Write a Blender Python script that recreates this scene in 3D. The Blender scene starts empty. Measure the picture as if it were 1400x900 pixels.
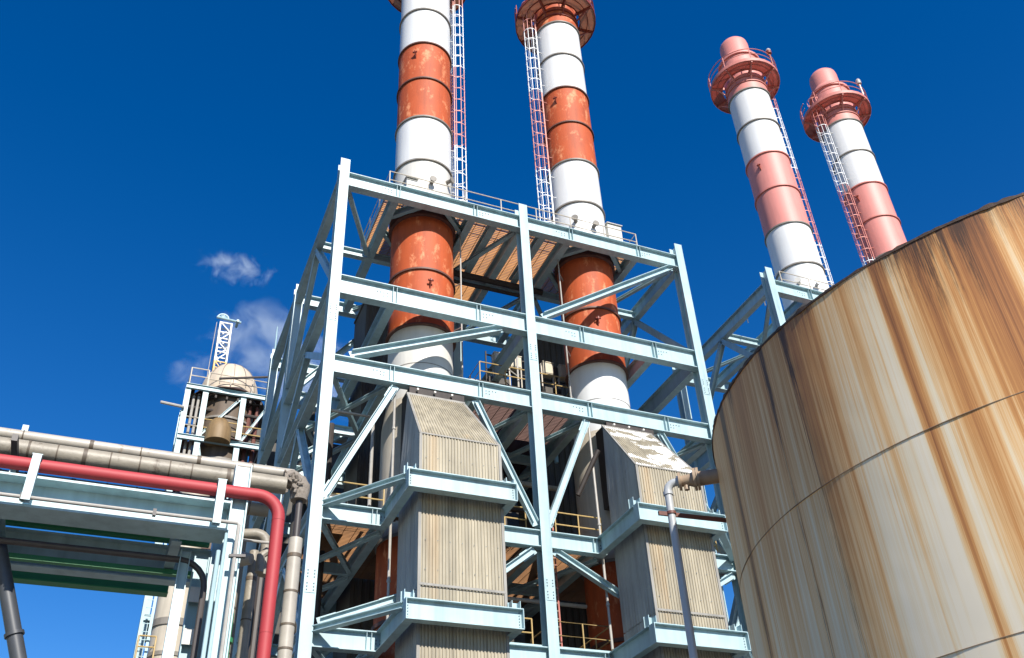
import bpy, math, random
from mathutils import Vector, Matrix
random.seed(7)
PI = math.pi
scn = bpy.context.scene
col = scn.collection

# ------------------------------------------------------------------ materials
def nmat(name):
    m = bpy.data.materials.new(name); m.use_nodes = True
    nt = m.node_tree
    return m, nt, nt.nodes, nt.links, nt.nodes['Principled BSDF']

def ramp(N, stops, interp='LINEAR'):
    r = N.new('ShaderNodeValToRGB'); cr = r.color_ramp; cr.interpolation = interp
    while len(cr.elements) > 1: cr.elements.remove(cr.elements[-1])
    for i, (p, c) in enumerate(stops):
        e = cr.elements[0] if i == 0 else cr.elements.new(p)
        e.position = p
        e.color = (c, c, c, 1) if isinstance(c, (int, float)) else (c[0], c[1], c[2], 1)
    return r

def mixc(N, L, fac, a, b, mode='MIX'):
    m = N.new('ShaderNodeMix'); m.data_type = 'RGBA'; m.blend_type = mode
    for sock, v in ((m.inputs[0], fac), (m.inputs[6], a), (m.inputs[7], b)):
        if isinstance(v, bpy.types.NodeSocket): L.new(v, sock)
        elif isinstance(v, (int, float)): sock.default_value = v if sock.type == 'VALUE' else (v, v, v, 1)
        else: sock.default_value = (v[0], v[1], v[2], 1)
    return m.outputs[2]

def math_(N, L, op, a, b=None, clamp=False):
    m = N.new('ShaderNodeMath'); m.operation = op; m.use_clamp = clamp
    for i, v in enumerate((a, b)):
        if v is None: continue
        if isinstance(v, bpy.types.NodeSocket): L.new(v, m.inputs[i])
        else: m.inputs[i].default_value = v
    return m.outputs[0]

def noise(N, L, scale, detail=4, rough=.55, vec=None, stretch=None, space='Object'):
    tc = N.new('ShaderNodeTexCoord')
    out = vec or tc.outputs[space]
    if stretch:
        mp = N.new('ShaderNodeMapping'); mp.inputs['Scale'].default_value = stretch
        L.new(out, mp.inputs['Vector']); out = mp.outputs[0]
    n = N.new('ShaderNodeTexNoise'); n.inputs['Scale'].default_value = scale
    n.inputs['Detail'].default_value = detail; n.inputs['Roughness'].default_value = rough
    L.new(out, n.inputs['Vector'])
    return n.outputs[0]

KB = .82      # overall reflectance of weathered paint
def paint(name, c, rough=.5, var=.12, stain=None, amount=.5, sc=1.2, streak=True, metal=0, bump=0):
    """weathered paint: large soft tone variation, vertical streaks, stains in small patches"""
    m, nt, N, L, b = nmat(name)
    base = tuple(q * KB for q in c)
    n1 = noise(N, L, sc, 5, .6)
    r1 = ramp(N, [(.3, 1 - var), (.7, 1.0)]); L.new(n1, r1.inputs[0])
    out = mixc(N, L, 1.0, base, r1.outputs[0], 'MULTIPLY')
    if streak:
        n2 = noise(N, L, 3.0, 4, .6, stretch=(1, 1, .07))
        r2 = ramp(N, [(.45, 1.0), (.75, 1 - var * 1.6)]); L.new(n2, r2.inputs[0])
        out = mixc(N, L, 1.0, out, r2.outputs[0], 'MULTIPLY')
    if stain:
        n3 = noise(N, L, sc * 2.3, 8, .7, stretch=(1, 1, .5))
        r3 = ramp(N, [(.72 - amount * .25, 0), (.80 - amount * .2, .85)]); L.new(n3, r3.inputs[0])
        out = mixc(N, L, r3.outputs[0], out, stain)
    L.new(out, b.inputs['Base Color'])
    b.inputs['Roughness'].default_value = rough; b.inputs['Metallic'].default_value = metal
    if bump:
        n4 = noise(N, L, 9, 4); bp = N.new('ShaderNodeBump'); bp.inputs['Strength'].default_value = bump
        bp.inputs['Distance'].default_value = .03
        L.new(n4, bp.inputs['Height']); L.new(bp.outputs[0], b.inputs['Normal'])
    return m

STEEL = (.50, .68, .71)
M = {}
M['steel'] = paint('pale_blue_steel_paint', STEEL, .42, .16, (.30, .24, .17), .16, 1.1)
M['steel_far'] = paint('pale_blue_steel_paint_weathered', (.42, .61, .65), .45, .14, (.33, .27, .21), .25, .9)
M['sleeve'] = paint('shade_darkened_red_sleeve', (.16, .05, .03), .7, .3, (.05, .03, .02), .5, 2)  # red darkened in the colour to stand for shade under the top deck
M['bolt'] = paint('bolt_grey', (.16, .20, .22), .5, .1, streak=False)
M['orange'] = paint('orange_red_stack_paint', (.585, .10, .018), .68, .18, (.70, .27, .12), .70, .9)
M['white'] = paint('white_stack_paint', (.84, .84, .82), .45, .05, (.66, .62, .55), .02, .5)
M['cream'] = paint('cream_stack_paint', (.78, .75, .68), .5, .08, (.5, .42, .33), .12, .6)
M['pink'] = paint('salmon_stack_paint', (.80, .30, .25), .55, .10, (.74, .36, .31), .12, .5)
M['pinkdeck'] = paint('salmon_deck_paint', (.72, .25, .20), .55, .15, (.36, .10, .07), .3, 1.5)
M['dkred'] = paint('dark_red_steel', (.30, .055, .03), .55, .2, (.12, .04, .03), .3, 2)
M['ringgrey'] = paint('grey_ring_steel', (.30, .27, .23), .55, .2)
M['ringdark'] = paint('rusty_ring_steel', (.17, .07, .045), .6, .2)
M['beige'] = paint('beige_vessel_paint', (.62, .55, .44), .55, .15, (.42, .30, .18), .3, .8)
M['domecream'] = paint('cream_dome_paint', (.70, .58, .44), .55, .12, (.5, .33, .18), .25, .8)
M['yellow'] = paint('ochre_handrail_paint', (.62, .43, .17), .5, .15, (.35, .17, .07), .25, 3)
M['railcream'] = paint('cream_handrail_paint', (.62, .55, .44), .5, .15, (.35, .2, .1), .25, 3)
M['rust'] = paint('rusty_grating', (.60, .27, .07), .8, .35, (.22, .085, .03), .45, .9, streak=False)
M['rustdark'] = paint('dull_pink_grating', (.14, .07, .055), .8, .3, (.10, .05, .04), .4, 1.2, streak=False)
M['redpipe'] = paint('red_pipe_paint', (.47, .045, .052), .6, .10, (.45, .06, .05), .15, 2, streak=False)
M['lag'] = paint('grey_beige_pipe_lagging', (.38, .335, .26), .5, .32, (.11, .08, .055), .60, 1.6, streak=False, bump=.3)
M['lagwhite'] = paint('pale_pipe_lagging', (.52, .475, .40), .45, .25, (.22, .16, .10), .50, 1.7, streak=False)
M['lagold'] = paint('torn_lagging', (.33, .28, .23), .8, .35, (.10, .08, .06), .6, 5, streak=False, bump=1.0)
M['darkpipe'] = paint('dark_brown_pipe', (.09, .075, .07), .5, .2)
M['maroonpipe'] = paint('maroon_pipe', (.20, .07, .05), .55, .2)
M['green'] = paint('dark_green_paint', (.05, .30, .11), .45, .2, streak=False)
M['conduit'] = paint('galvanised_conduit', (.50, .47, .42), .4, .2, (.30, .2, .12), .3, 4, streak=False)
M['pole'] = paint('dark_grey_pole', (.07, .075, .085), .45, .15)
M['pvc'] = paint('grey_white_pipe', (.50, .52, .53), .4, .08, (.35, .33, .3), .1, 4)
M['nozzle'] = paint('tan_rusty_nozzle', (.45, .33, .22), .6, .25, (.20, .09, .04), .45, 4, streak=False)
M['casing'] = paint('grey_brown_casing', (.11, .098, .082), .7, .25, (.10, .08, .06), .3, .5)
M['bandmetal'] = paint('stained_band', (.15, .115, .08), .6, .3, (.3, .16, .07), .4, 4, streak=False)
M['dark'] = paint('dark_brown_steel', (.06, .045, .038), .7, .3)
M['cabinet'] = paint('beige_cabinet', (.66, .58, .43), .5, .1)
M['whitebox'] = paint('offwhite_box', (.72, .70, .64), .5, .1, (.5, .4, .3), .2, 3)
M['mast_white'] = paint('white_mast', (.80, .80, .78), .45, .1, (.5, .35, .2), .1, 3)
M['mast_yellow'] = paint('yellow_mast', (.72, .42, .07), .5, .1, (.4, .2, .08), .2, 3)
M['vesselshade'] = paint('shaded_vessel_paint', (.17, .12, .08), .65, .3, (.34, .25, .13), .35, .6)  # dark brown paints in the platform's shade on the shell below the dome
M['drum'] = paint('ochre_drum', (.30, .19, .08), .6, .25, (.28, .18, .09), .4, 1)
M['rustshade'] = paint('shaded_rusty_grating', (.40, .19, .07), .8, .4, (.14, .07, .04), .5, .9, streak=False)  # darker copy of the rusty grating, with the walkways' shade in its colour
M['flash'] = paint('dull_flashing', (.36, .34, .30), .6, .2)
M['lampglass'] = paint('lamp_body', (.55, .50, .48), .3, .1, streak=False)

def corr_mat(name, peel=0):
    m, nt, N, L, b = nmat(name)
    n1 = noise(N, L, .9, 6, .65, stretch=(1, 1, .35))
    r1 = ramp(N, [(.28, (.23, .198, .14)), (.5, (.355, .31, .222)), (.75, (.43, .38, .282))]); L.new(n1, r1.inputs[0])
    n2 = noise(N, L, 4.0, 4, .6, stretch=(1, 1, .05))
    r2 = ramp(N, [(.40, 1.0), (.72, .66)]); L.new(n2, r2.inputs[0])
    out = mixc(N, L, 1.0, r1.outputs[0], r2.outputs[0], 'MULTIPLY')
    n4 = noise(N, L, 1.3, 3, .5, stretch=(1, 1, .04))
    r4 = ramp(N, [(.62, 0), (.74, .32)]); L.new(n4, r4.inputs[0])
    out = mixc(N, L, r4.outputs[0], out, (.45, .26, .09))
    if peel:
        n3 = noise(N, L, .75, 6, .6, stretch=(1, 2.2, 2.2)); r3 = ramp(N, [(.50, 0), (.525, 1)]); L.new(n3, r3.inputs[0])
        out = mixc(N, L, r3.outputs[0], out, (.82, .81, .77))
    L.new(out, b.inputs['Base Color']); b.inputs['Roughness'].default_value = .6
    return m
M['corr'] = corr_mat('beige_corrugated_cladding')
M['corrpeel'] = corr_mat('peeling_corrugated_cladding', 1)
M['corrside'] = paint('grey_side_cladding', (.50, .48, .44), .6, .2, (.22, .2, .17), .3, .7)

def band_ladder(name, red):
    m, nt, N, L, b = nmat(name)
    g = N.new('ShaderNodeNewGeometry'); s = N.new('ShaderNodeSeparateXYZ'); L.new(g.outputs['Position'], s.inputs[0])
    a = math_(N, L, 'MULTIPLY', math_(N, L, 'GREATER_THAN', s.outputs[2], 38.6), math_(N, L, 'LESS_THAN', s.outputs[2], 44.9))
    c = math_(N, L, 'ADD', a, math_(N, L, 'GREATER_THAN', s.outputs[2], 50.6), True)
    L.new(mixc(N, L, c, (.80, .80, .79), red), b.inputs['Base Color']); b.inputs['Roughness'].default_value = .5
    return m
M['ladder_o'] = band_ladder('banded_ladder_paint', (.62, .25, .20))
M['ladder_p'] = band_ladder('banded_ladder_paint_salmon', (.66, .24, .19))

def tank_mat():
    m, nt, N, L, b = nmat('rust_streaked_tank_paint')
    tc = N.new('ShaderNodeTexCoord'); s = N.new('ShaderNodeSeparateXYZ'); L.new(tc.outputs['Object'], s.inputs[0])
    ang = math_(N, L, 'ARCTAN2', math_(N, L, 'MULTIPLY', s.outputs[1], -1), math_(N, L, 'MULTIPLY', s.outputs[0], -1))  # 0 at 180 deg
    deg = math_(N, L, 'MULTIPLY', ang, 180 / PI)                    # degrees relative to 180
    z = s.outputs[2]
    vec = N.new('ShaderNodeCombineXYZ'); L.new(deg, vec.inputs[0]); L.new(math_(N, L, 'MULTIPLY', z, .35), vec.inputs[1])
    wob = math_(N, L, 'MULTIPLY', math_(N, L, 'SUBTRACT', noise(N, L, .55, 3, .5, vec=vec.outputs[0]), .5), .8)
    wob2 = math_(N, L, 'MULTIPLY', math_(N, L, 'SUBTRACT', noise(N, L, 2.2, 4, .6, vec=vec.outputs[0]), .5), .5)
    dd = math_(N, L, 'ADD', math_(N, L, 'ADD', deg, wob), wob2)
    t = math_(N, L, 'DIVIDE', math_(N, L, 'ADD', dd, 40), 90)       # -40..50 deg  -> 0..1
    P = lambda a: (a - 180 + 40) / 90
    # rust bands the streaks run down in, by angle round the shell
    st = [(140, .35), (156, .34), (158.5, .50), (160, .62), (163, .32), (166, .48), (168, .56), (170, .44), (174, .36), (176, .52),
          (177.6, .34), (180.4, .42), (183.0, .60), (185.3, .52), (187.5, .50), (189.2, .20), (191, .20), (193.2, .40), (194.7, .17),
          (197.4, .06), (198.5, .80), (199.4, .58), (200.3, .12), (201.2, .26), (202.4, .55), (204.3, .70), (206.5, .40),
          (209.5, .75), (212.6, .80), (213.8, .22), (215.5, .42), (219, .6)]
    rr = ramp(N, [(P(a), v) for a, v in st]); L.new(t, rr.inputs[0])
    vf = N.new('ShaderNodeCombineXYZ'); L.new(deg, vf.inputs[0]); L.new(math_(N, L, 'MULTIPLY', z, .05), vf.inputs[1])
    fine = noise(N, L, 1.7, 7, .72, vec=vf.outputs[0])
    finer = noise(N, L, 9.0, 4, .7, vec=vf.outputs[0])
    # stains are strongest under the rim and thin out as they run down
    top = N.new('ShaderNodeMapRange'); L.new(z, top.inputs[0])
    top.inputs[1].default_value = 4.5; top.inputs[2].default_value = 11.6; top.inputs[3].default_value = -.24; top.inputs[4].default_value = .20
    streak = math_(N, L, 'ADD', math_(N, L, 'MULTIPLY', math_(N, L, 'SUBTRACT', fine, .5), 1.3), math_(N, L, 'MULTIPLY', math_(N, L, 'SUBTRACT', finer, .5), .55))
    rust = math_(N, L, 'ADD', math_(N, L, 'ADD', rr.outputs[0], top.outputs[0]), streak)
    rc = ramp(N, [(0, (.80, .70, .53)), (.20, (.78, .64, .42)), (.42, (.74, .455, .20)), (.62, (.57, .265, .08)), (.85, (.38, .15, .045)), (1, (.23, .09, .03))])
    L.new(rust, rc.inputs[0])
    n0 = noise(N, L, .35, 4, .5)
    r0 = ramp(N, [(.3, .88), (.7, 1.04)]); L.new(n0, r0.inputs[0])
    out = mixc(N, L, 1.0, rc.outputs[0], r0.outputs[0], 'MULTIPLY')
    # black-brown runs
    dk = [(140, 0), (156, .0), (158.3, .05), (159.6, 1.3), (160.9, .0), (163, 0), (165, .3), (165.7, 0), (175.6, .0), (176.2, .85), (176.9, .0), (180.8, 0), (181.6, .75), (182.6, .1),
          (187, .25), (189, 0), (195, .1), (199, .25), (203, .45), (205.4, .75), (206.8, .25), (207.8, .8), (208.4, .2), (209.4, .5), (209.9, 1.1), (210.4, .5), (211.2, .25), (216, .3), (219, .5)]
    dr = ramp(N, [(P(a), v) for a, v in dk]); L.new(t, dr.inputs[0])
    topd = N.new('ShaderNodeMapRange'); L.new(z, topd.inputs[0])
    topd.inputs[1].default_value = 9.4; topd.inputs[2].default_value = 11.6; topd.inputs[3].default_value = 0; topd.inputs[4].default_value = .85
    left = math_(N, L, 'LESS_THAN', deg, 3.5)                       # the runs on the left carry on to the foot
    keep = N.new('ShaderNodeMapRange'); L.new(deg, keep.inputs[0]); keep.inputs[1].default_value = 2.5; keep.inputs[2].default_value = 6
    keep.inputs[3].default_value = .46; keep.inputs[4].default_value = 0
    grain = noise(N, L, 6.5, 8, .8, vec=vec.outputs[0])
    vs2 = N.new('ShaderNodeCombineXYZ'); L.new(deg, vs2.inputs[0]); L.new(math_(N, L, 'MULTIPLY', z, .16), vs2.inputs[1])
    thin = ramp(N, [(.40, .25), (.60, 1.5)]); L.new(noise(N, L, 4.5, 8, .75, vec=vs2.outputs[0]), thin.inputs[0])
    dark = math_(N, L, 'MULTIPLY', math_(N, L, 'MULTIPLY', dr.outputs[0], thin.outputs[0]), math_(N, L, 'ADD', topd.outputs[0], keep.outputs[0]))
    lim = N.new('ShaderNodeMapRange'); L.new(z, lim.inputs[0])     # grime under the rim itself
    lim.inputs[1].default_value = 11.0; lim.inputs[2].default_value = 11.55; lim.inputs[3].default_value = 0; lim.inputs[4].default_value = .28
    dark = math_(N, L, 'ADD', dark, math_(N, L, 'MULTIPLY', lim.outputs[0], fine))
    dark = math_(N, L, 'ADD', dark, math_(N, L, 'MULTIPLY', math_(N, L, 'SUBTRACT', grain, .55), math_(N, L, 'MULTIPLY', math_(N, L, 'GREATER_THAN', dark, .06), .8)))
    drr = ramp(N, [(.12, 0), (.48, .9)]); L.new(dark, drr.inputs[0])
    out = mixc(N, L, drr.outputs[0], out, (.06, .032, .016))
    L.new(out, b.inputs['Base Color']); b.inputs['Roughness'].default_value = .55
    big = noise(N, L, .8, 2, .5); bp = N.new('ShaderNodeBump'); bp.inputs['Strength'].default_value = .12; bp.inputs['Distance'].default_value = .15
    L.new(big, bp.inputs['Height']); L.new(bp.outputs[0], b.inputs['Normal'])
    return m
M['tank'] = tank_mat()
M['rim'] = paint('blackened_rim', (.10, .06, .04), .8, .4, (.30, .14, .06), .5, 2, streak=False, bump=.6)
M['seam'] = paint('seam_bead', (.34, .24, .15), .7, .3, streak=False)

def deck_mat(name, c):
    m, nt, N, L, b = nmat(name)
    n1 = noise(N, L, 1.5, 5, .6); r1 = ramp(N, [(.3, .75), (.7, 1.0)]); L.new(n1, r1.inputs[0])
    out = mixc(N, L, 1.0, c, r1.outputs[0], 'MULTIPLY')
    L.new(out, b.inputs['Base Color']); b.inputs['Roughness'].default_value = .6
    tr = N.new('ShaderNodeBsdfTranslucent'); L.new(out, tr.inputs[0])
    mx = N.new('ShaderNodeMixShader'); mx.inputs[0].default_value = .45
    L.new(b.outputs[0], mx.inputs[1]); L.new(tr.outputs[0], mx.inputs[2])
    L.new(mx.outputs[0], N['Material Output'].inputs[0])
    return m
M['deck_pink'] = deck_mat('salmon_expanded_metal_deck', (.75, .32, .26))
M['deck_tan'] = deck_mat('tan_expanded_metal_deck', (.72, .45, .33))

def ground_mat():
    m, nt, N, L, b = nmat('concrete_yard')
    n1 = noise(N, L, .15, 8, .65); r1 = ramp(N, [(.3, (.10, .093, .08)), (.7, (.17, .155, .135))]); L.new(n1, r1.inputs[0])
    n2 = noise(N, L, 9, 5, .6); r2 = ramp(N, [(.3, .85), (.7, 1.05)]); L.new(n2, r2.inputs[0])
    L.new(mixc(N, L, 1.0, r1.outputs[0], r2.outputs[0], 'MULTIPLY'), b.inputs['Base Color']); b.inputs['Roughness'].default_value = .85
    return m
M['ground'] = ground_mat()

# ------------------------------------------------------------------ mesh helpers (all shapes in world metres)
class MB:
    def __init__(s): s.v = []; s.f = []; s.sm = []
    def add(s, vs, fs, smooth=False):
        o = len(s.v); s.v += [Vector(p) for p in vs]
        s.f += [tuple(i + o for i in f) for f in fs]; s.sm += [smooth] * len(fs)
        return s
    def box(s, x0, x1, y0, y1, z0, z1):
        vs = [(x, y, z) for z in (z0, z1) for y in (y0, y1) for x in (x0, x1)]
        return s.add(vs, [(0, 2, 3, 1), (4, 5, 7, 6), (0, 1, 5, 4), (2, 6, 7, 3), (0, 4, 6, 2), (1, 3, 7, 5)])
    def bar(s, p0, p1, w, h, up=(0, 0, 1)):
        return s.prof(p0, p1, [(-w/2, -h/2), (w/2, -h/2), (w/2, h/2), (-w/2, h/2)], up)
    def prof(s, p0, p1, pts, up=(0, 0, 1), smooth=False, caps=True):
        p0 = Vector(p0); p1 = Vector(p1); d = (p1 - p0).normalized(); up = Vector(up)
        if abs(d.dot(up)) > .98: up = Vector((0, 1, 0))
        r = d.cross(up).normalized(); u = r.cross(d)
        n = len(pts)
        vs = [p + r * a + u * b for p in (p0, p1) for a, b in pts]
        fs = [(i, (i + 1) % n, n + (i + 1) % n, n + i) for i in range(n)]
        s.add(vs, fs, smooth)
        if caps: s.add(vs, [tuple(range(n - 1, -1, -1)), tuple(range(n, 2 * n))])
        return s
    def ibeam(s, p0, p1, h, w, tf=.035, tw=.022, up=(0, 0, 1)):
        """H section; h along 'up', flanges w wide"""
        a, b, c = w / 2, h / 2, tw / 2
        pts = [(-a, -b), (a, -b), (a, -b + tf), (c, -b + tf), (c, b - tf), (a, b - tf), (a, b), (-a, b), (-a, b - tf), (-c, b - tf), (-c, -b + tf), (-a, -b + tf)]
        p0 = Vector(p0); p1 = Vector(p1); d = (p1 - p0).normalized(); up = Vector(up)
        r = d.cross(up).normalized(); u = r.cross(d)
        vs = [p + r * x + u * y for p in (p0, p1) for x, y in pts]
        fs = [(i, (i + 1) % 12, 12 + (i + 1) % 12, 12 + i) for i in range(12)]
        for o, rev in ((0, True), (12, False)):
            for q in ((0, 1, 2, 11), (11, 2, 3, 10), (10, 3, 4, 9), (9, 4, 5, 8), (8, 5, 6, 7)):
                q = tuple(o + i for i in q); fs.append(q[::-1] if rev else q)
        return s.add(vs, fs)
    def tube(s, pts, r, n=8, caps=True):
        pts = [Vector(p) for p in pts]; k = len(pts)
        t0 = (pts[1] - pts[0]).normalized()
        ref = Vector((0, 0, 1)) if abs(t0.z) < .9 else Vector((0, 1, 0))
        rr = t0.cross(ref).normalized(); vs = []
        for i, p in enumerate(pts):
            t = (pts[min(i + 1, k - 1)] - pts[max(i - 1, 0)]).normalized()
            rr = (rr - t * rr.dot(t)).normalized(); u = t.cross(rr)
            q = r[i] if isinstance(r, (list, tuple)) else r
            vs += [p + (rr * math.cos(2*PI*j/n) + u * math.sin(2*PI*j/n)) * q for j in range(n)]
        fs = [(i*n + j, i*n + (j+1) % n, (i+1)*n + (j+1) % n, (i+1)*n + j) for i in range(k-1) for j in range(n)]
        s.add(vs, fs, True)
        if caps:
            s.add(vs[:n], [tuple(range(n - 1, -1, -1))]); s.add(vs[-n:], [tuple(range(n))])
        return s
    def lathe(s, cx, cy, prof, n=56, a0=0, a1=2*PI, closed=False, smooth=True):
        full = abs(a1 - a0 - 2*PI) < 1e-6; m = n if full else n + 1
        vs = [(cx + r*math.cos(a0 + (a1-a0)*j/n), cy + r*math.sin(a0 + (a1-a0)*j/n), z) for r, z in prof for j in range(m)]
        fs = []
        k = len(prof); rng = range(k if closed else k - 1)
        for i in rng:
            i2 = (i + 1) % k
            for j in range(n):
                j2 = (j + 1) % m
                fs.append((i*m + j, i*m + j2, i2*m + j2, i2*m + j))
        return s.add(vs, fs, smooth)
    def ring(s, cx, cy, r0, r1, z0, z1, n=56):
        return s.lathe(cx, cy, [(r0, z0), (r1, z0), (r1, z1), (r0, z1)], n, closed=True)
    def build(s, name, mat, parent=None, base=None, sharp=35):
        me = bpy.data.meshes.new(name)
        o = bpy.data.objects.new(name, me); col.objects.link(o)
        off = Vector(base) if base is not None else Vector((0, 0, 0))
        p = parent
        while p is not None: off = off + p.location; p = p.parent
        if base is not None and parent is None: off = Vector(base)
        me.from_pydata([tuple(v - off) for v in s.v], [], s.f)
        me.polygons.foreach_set('use_smooth', s.sm)
        me.validate(); me.update()
        if any(s.sm): me.set_sharp_from_angle(angle=math.radians(sharp))
        me.materials.append(M[mat] if isinstance(mat, str) else mat)
        if parent is not None: o.parent = parent
        elif base is not None: o.location = base
        return o

def tag(o, label=None, cat=None, group=None, kind=None):
    if label: o['label'] = label
    if cat: o['category'] = cat
    if group: o['group'] = group
    if kind: o['kind'] = kind
    return o
def thing(name, base, label, cat, group=None):
    o = bpy.data.objects.new(name, None); col.objects.link(o); o.location = base; o.empty_display_size = .3
    return tag(o, label, cat, group)

def arc(c, r, a0, a1, n, u, v):
    c = Vector(c); u = Vector(u); v = Vector(v)
    return [c + u * r * math.cos(a0 + (a1-a0)*i/n) + v * r * math.sin(a0 + (a1-a0)*i/n) for i in range(n + 1)]

def bolts(mb, pts, n, r=.03, t=.03):
    n = Vector(n).normalized()
    for p in pts:
        p = Vector(p); mb.tube([p, p + n * t], r, 6)

# ------------------------------------------------------------------ ground
g = MB(); g.add([(-1500, -1500, 0), (1500, -1500, 0), (1500, 2500, 0), (-1500, 2500, 0)], [(0, 1, 2, 3)])
tag(g.build('ground', 'ground'), kind='structure')

# ------------------------------------------------------------------ steel frames
LEV = [(32.50, .80, .38), (26.62, .95, .40), (22.66, .80, .38), (16.50, .66, .36), (12.15, .66, .36), (6.2, .66, .36)]
CD, CW = .52, .42       # column depth (along y), flange width

import collections
BOLT = collections.defaultdict(MB)
def column(fr, x, y, z0, z1, mat='steel'):
    c = MB().ibeam((x, y, z0), (x, y, z1), CD, CW, .04, .03, up=(0, 1, 0)).build('column', mat, fr)
    return c

def splice(fr, x, y, z):
    """bolted splice plate on the front flange of a column"""
    m = MB(); f = y - CD / 2
    m.box(x - .17, x + .17, f - .018, f - .0005, z - .42, z + .42)
    o = m.build('splice_plate', 'steel', fr)
    bolts(BOLT[fr.name], [(x + dx, f - .018, z + dz) for dx in (-.11, .11) for dz in (-.33, -.22, -.11, .11, .22, .33)], (0, -1, 0), .026, .02)

def xbeam(fr, xa, xb, y, lev, mat='steel', detail=(), trim=.02):
    zt, h, w = lev
    b = MB().ibeam((xa + trim, y, zt - h/2), (xb - trim, y, zt - h/2), h, w)
    for x in detail:
        for dx in (-.06, .10):
            b.box(x + dx - .008, x + dx + .008, y - w/2 + .03, y - .012, zt - h + .037, zt - .037)
    o = b.build('beam', mat, fr)
    if detail:
        q = BOLT[fr.name]
        for x in detail:
            s = -1 if (x - xa) < (xb - xa) / 2 else 1
            bolts(q, [(x + s * dx, y - .011, zt - h * f) for dx in (.28, .42) for f in (.38, .55)], (0, -1, 0), .024, .022)
            bolts(q, [(x + s * dx, y - .011, zt - h * .36) for dx in (.56, .70)], (0, -1, 0), .024, .022)
    return o

def ybeam(fr, x, ya, yb, lev, mat='steel', dz=0, h=None):
    zt, hh, w = lev; h = h or hh * .92
    return MB().ibeam((x, ya, zt - h/2 - .006 + dz), (x, yb, zt - h/2 - .006 + dz), h, w * .9).build('cross_beam', mat, fr)

def brace(fr, a, b, w=.30, h=.27, mat='steel', name='brace', up=(0, 0, 1), gus=True):
    m = MB().ibeam(a, b, h, w, .024, .02, up)
    if gus:
        for p, q in ((a, b), (b, a)):
            p = Vector(p); d = (Vector(q) - p).normalized()
            m.bar(p - d * .12, p + d * .55, .024, .34, up)
    return m.build(name, mat, fr)

X1, X2, X3 = 5.80, 14.40, 22.95
Y1, Y2, Y3 = 30.0, 39.2, 45.5
SEC = {X1: (8.3, 12.0), X2: (16.9, 20.6)}

fr = thing('steel_frame', (X1, Y1, 0), 'tall pale blue bolted steel frame round the two orange and white chimneys', 'steel frame')
for y in (Y1, Y2, Y3):
    for x in (X1, X2, X3):
        column(fr, x, y, 0, 33.2 if y == Y1 else (33.0 if y == Y2 else 33.1))
for x, zs in ((X1, (24.6, 13.6)), (X2, (24.6, 14.2, 8)), (X3, (24.6, 14))):
    for z in zs: splice(fr, x, Y1, z)
for li, lev in enumerate(LEV):
    for xa, xb in ((X1, X2), (X2, X3)):
        s = SEC[xa]
        if li in (3, 4, 5):     # the ducts come through the front, the beam stops at each side of them
            dl, dr = (8.30, 11.75) if xa == X1 else (16.95, 20.25)
            o = xbeam(fr, xa, dl + .02, Y1, lev, detail=(dl - .45,)); xbeam(fr, dr - .02, xb, Y1, lev, detail=(dr + .45,))
        else:
            xbeam(fr, xa, xb, Y1, lev, detail=(s[0], s[1]))
        xbeam(fr, xa, xb, Y2, (lev[0], lev[1] * .8, lev[2]))
        if li != 1: xbeam(fr, xa, xb, Y3, (lev[0] + .1, lev[1] * .8, lev[2]), 'steel_far')
    for x in (X1, X2, X3):
        ybeam(fr, x, Y1 + .27, Y2 - .27, lev); ybeam(fr, x, Y2 + .27, Y3 - .27, lev, 'steel_far')
    for xs in SEC.values():
        for x in xs:
            ybeam(fr, x, 35.2 if li == 1 and x in (12.0, 16.9) else Y1 + (.21 if li < 3 else -.1), Y2 - .21, lev, h=lev[1] * .75)
# beams under the top deck
xbeam(fr, X1, X3, 34.6, (32.28, .42, .30)); xbeam(fr, X1 + 2.3, X3 - 2.2, 31.0 - .55, (32.33, .20, .16))
for x in (13.2, 15.7): ybeam(fr, x, Y1 + .21, 34.4, LEV[0], h=.4)
# horizontal bracing under the top deck
for a, b in (((6.1, 30.3), (8.1, 34.3)), ((12.3, 34.4), (14.2, 30.4)), ((14.6, 30.4), (16.6, 34.4)), ((20.9, 34.4), (22.7, 30.4)), ((8.6, 38.8), (11.8, 34.9)), ((12.2, 34.8), (14.2, 38.8)), ((14.6, 38.8), (16.6, 34.8)), ((17.2, 34.9), (20.3, 38.8))):
    brace(fr, (a[0], a[1], 31.93), (b[0], b[1], 31.93), .2, .16, gus=False)
for cx_, cy_ in ((10.2, 32.2), (18.75, 32.15)):
    for sx in (-1, 1):
        for sy in (-1, 1):
            MB().ibeam((cx_ + sx*1.72, cy_ + sy*.62, 32.22), (cx_ + sx*.62, cy_ + sy*1.72, 32.22), .34, .2, .02, .015).build('trimmer', 'steel', fr)
MB().tube([(11.9, 34.0, 31.75), (17.2, 34.0, 31.75)], .16, 10).build('header_pipe', 'dark', fr)
MB().tube([(11.9, 34.45, 31.6), (17.0, 34.45, 31.6)], .10, 10).build('header_pipe', 'dark', fr)
for z in (16.0, 11.7, 22.1):
    for xa, xb in ((6.1, 8.2), (12.2, 14.2), (14.7, 16.8), (20.8, 22.7)):
        for ya, yb in ((30.4, 34.5), (34.7, 38.8)):
            brace(fr, (xa, ya, z), (xb, yb, z), .18, .16, gus=False); brace(fr, (xb, ya, z - .17), (xa, yb, z - .17), .18, .16, gus=False)
    for x0, x1 in ((6.0, 8.2), (12.2, 14.2), (14.6, 16.8), (20.7, 22.8)):
        MB().ibeam((x0, 34.6, z + .1), (x1, 34.6, z + .1), .4, .2, .02, .015).build('joist', 'steel', fr)
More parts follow.
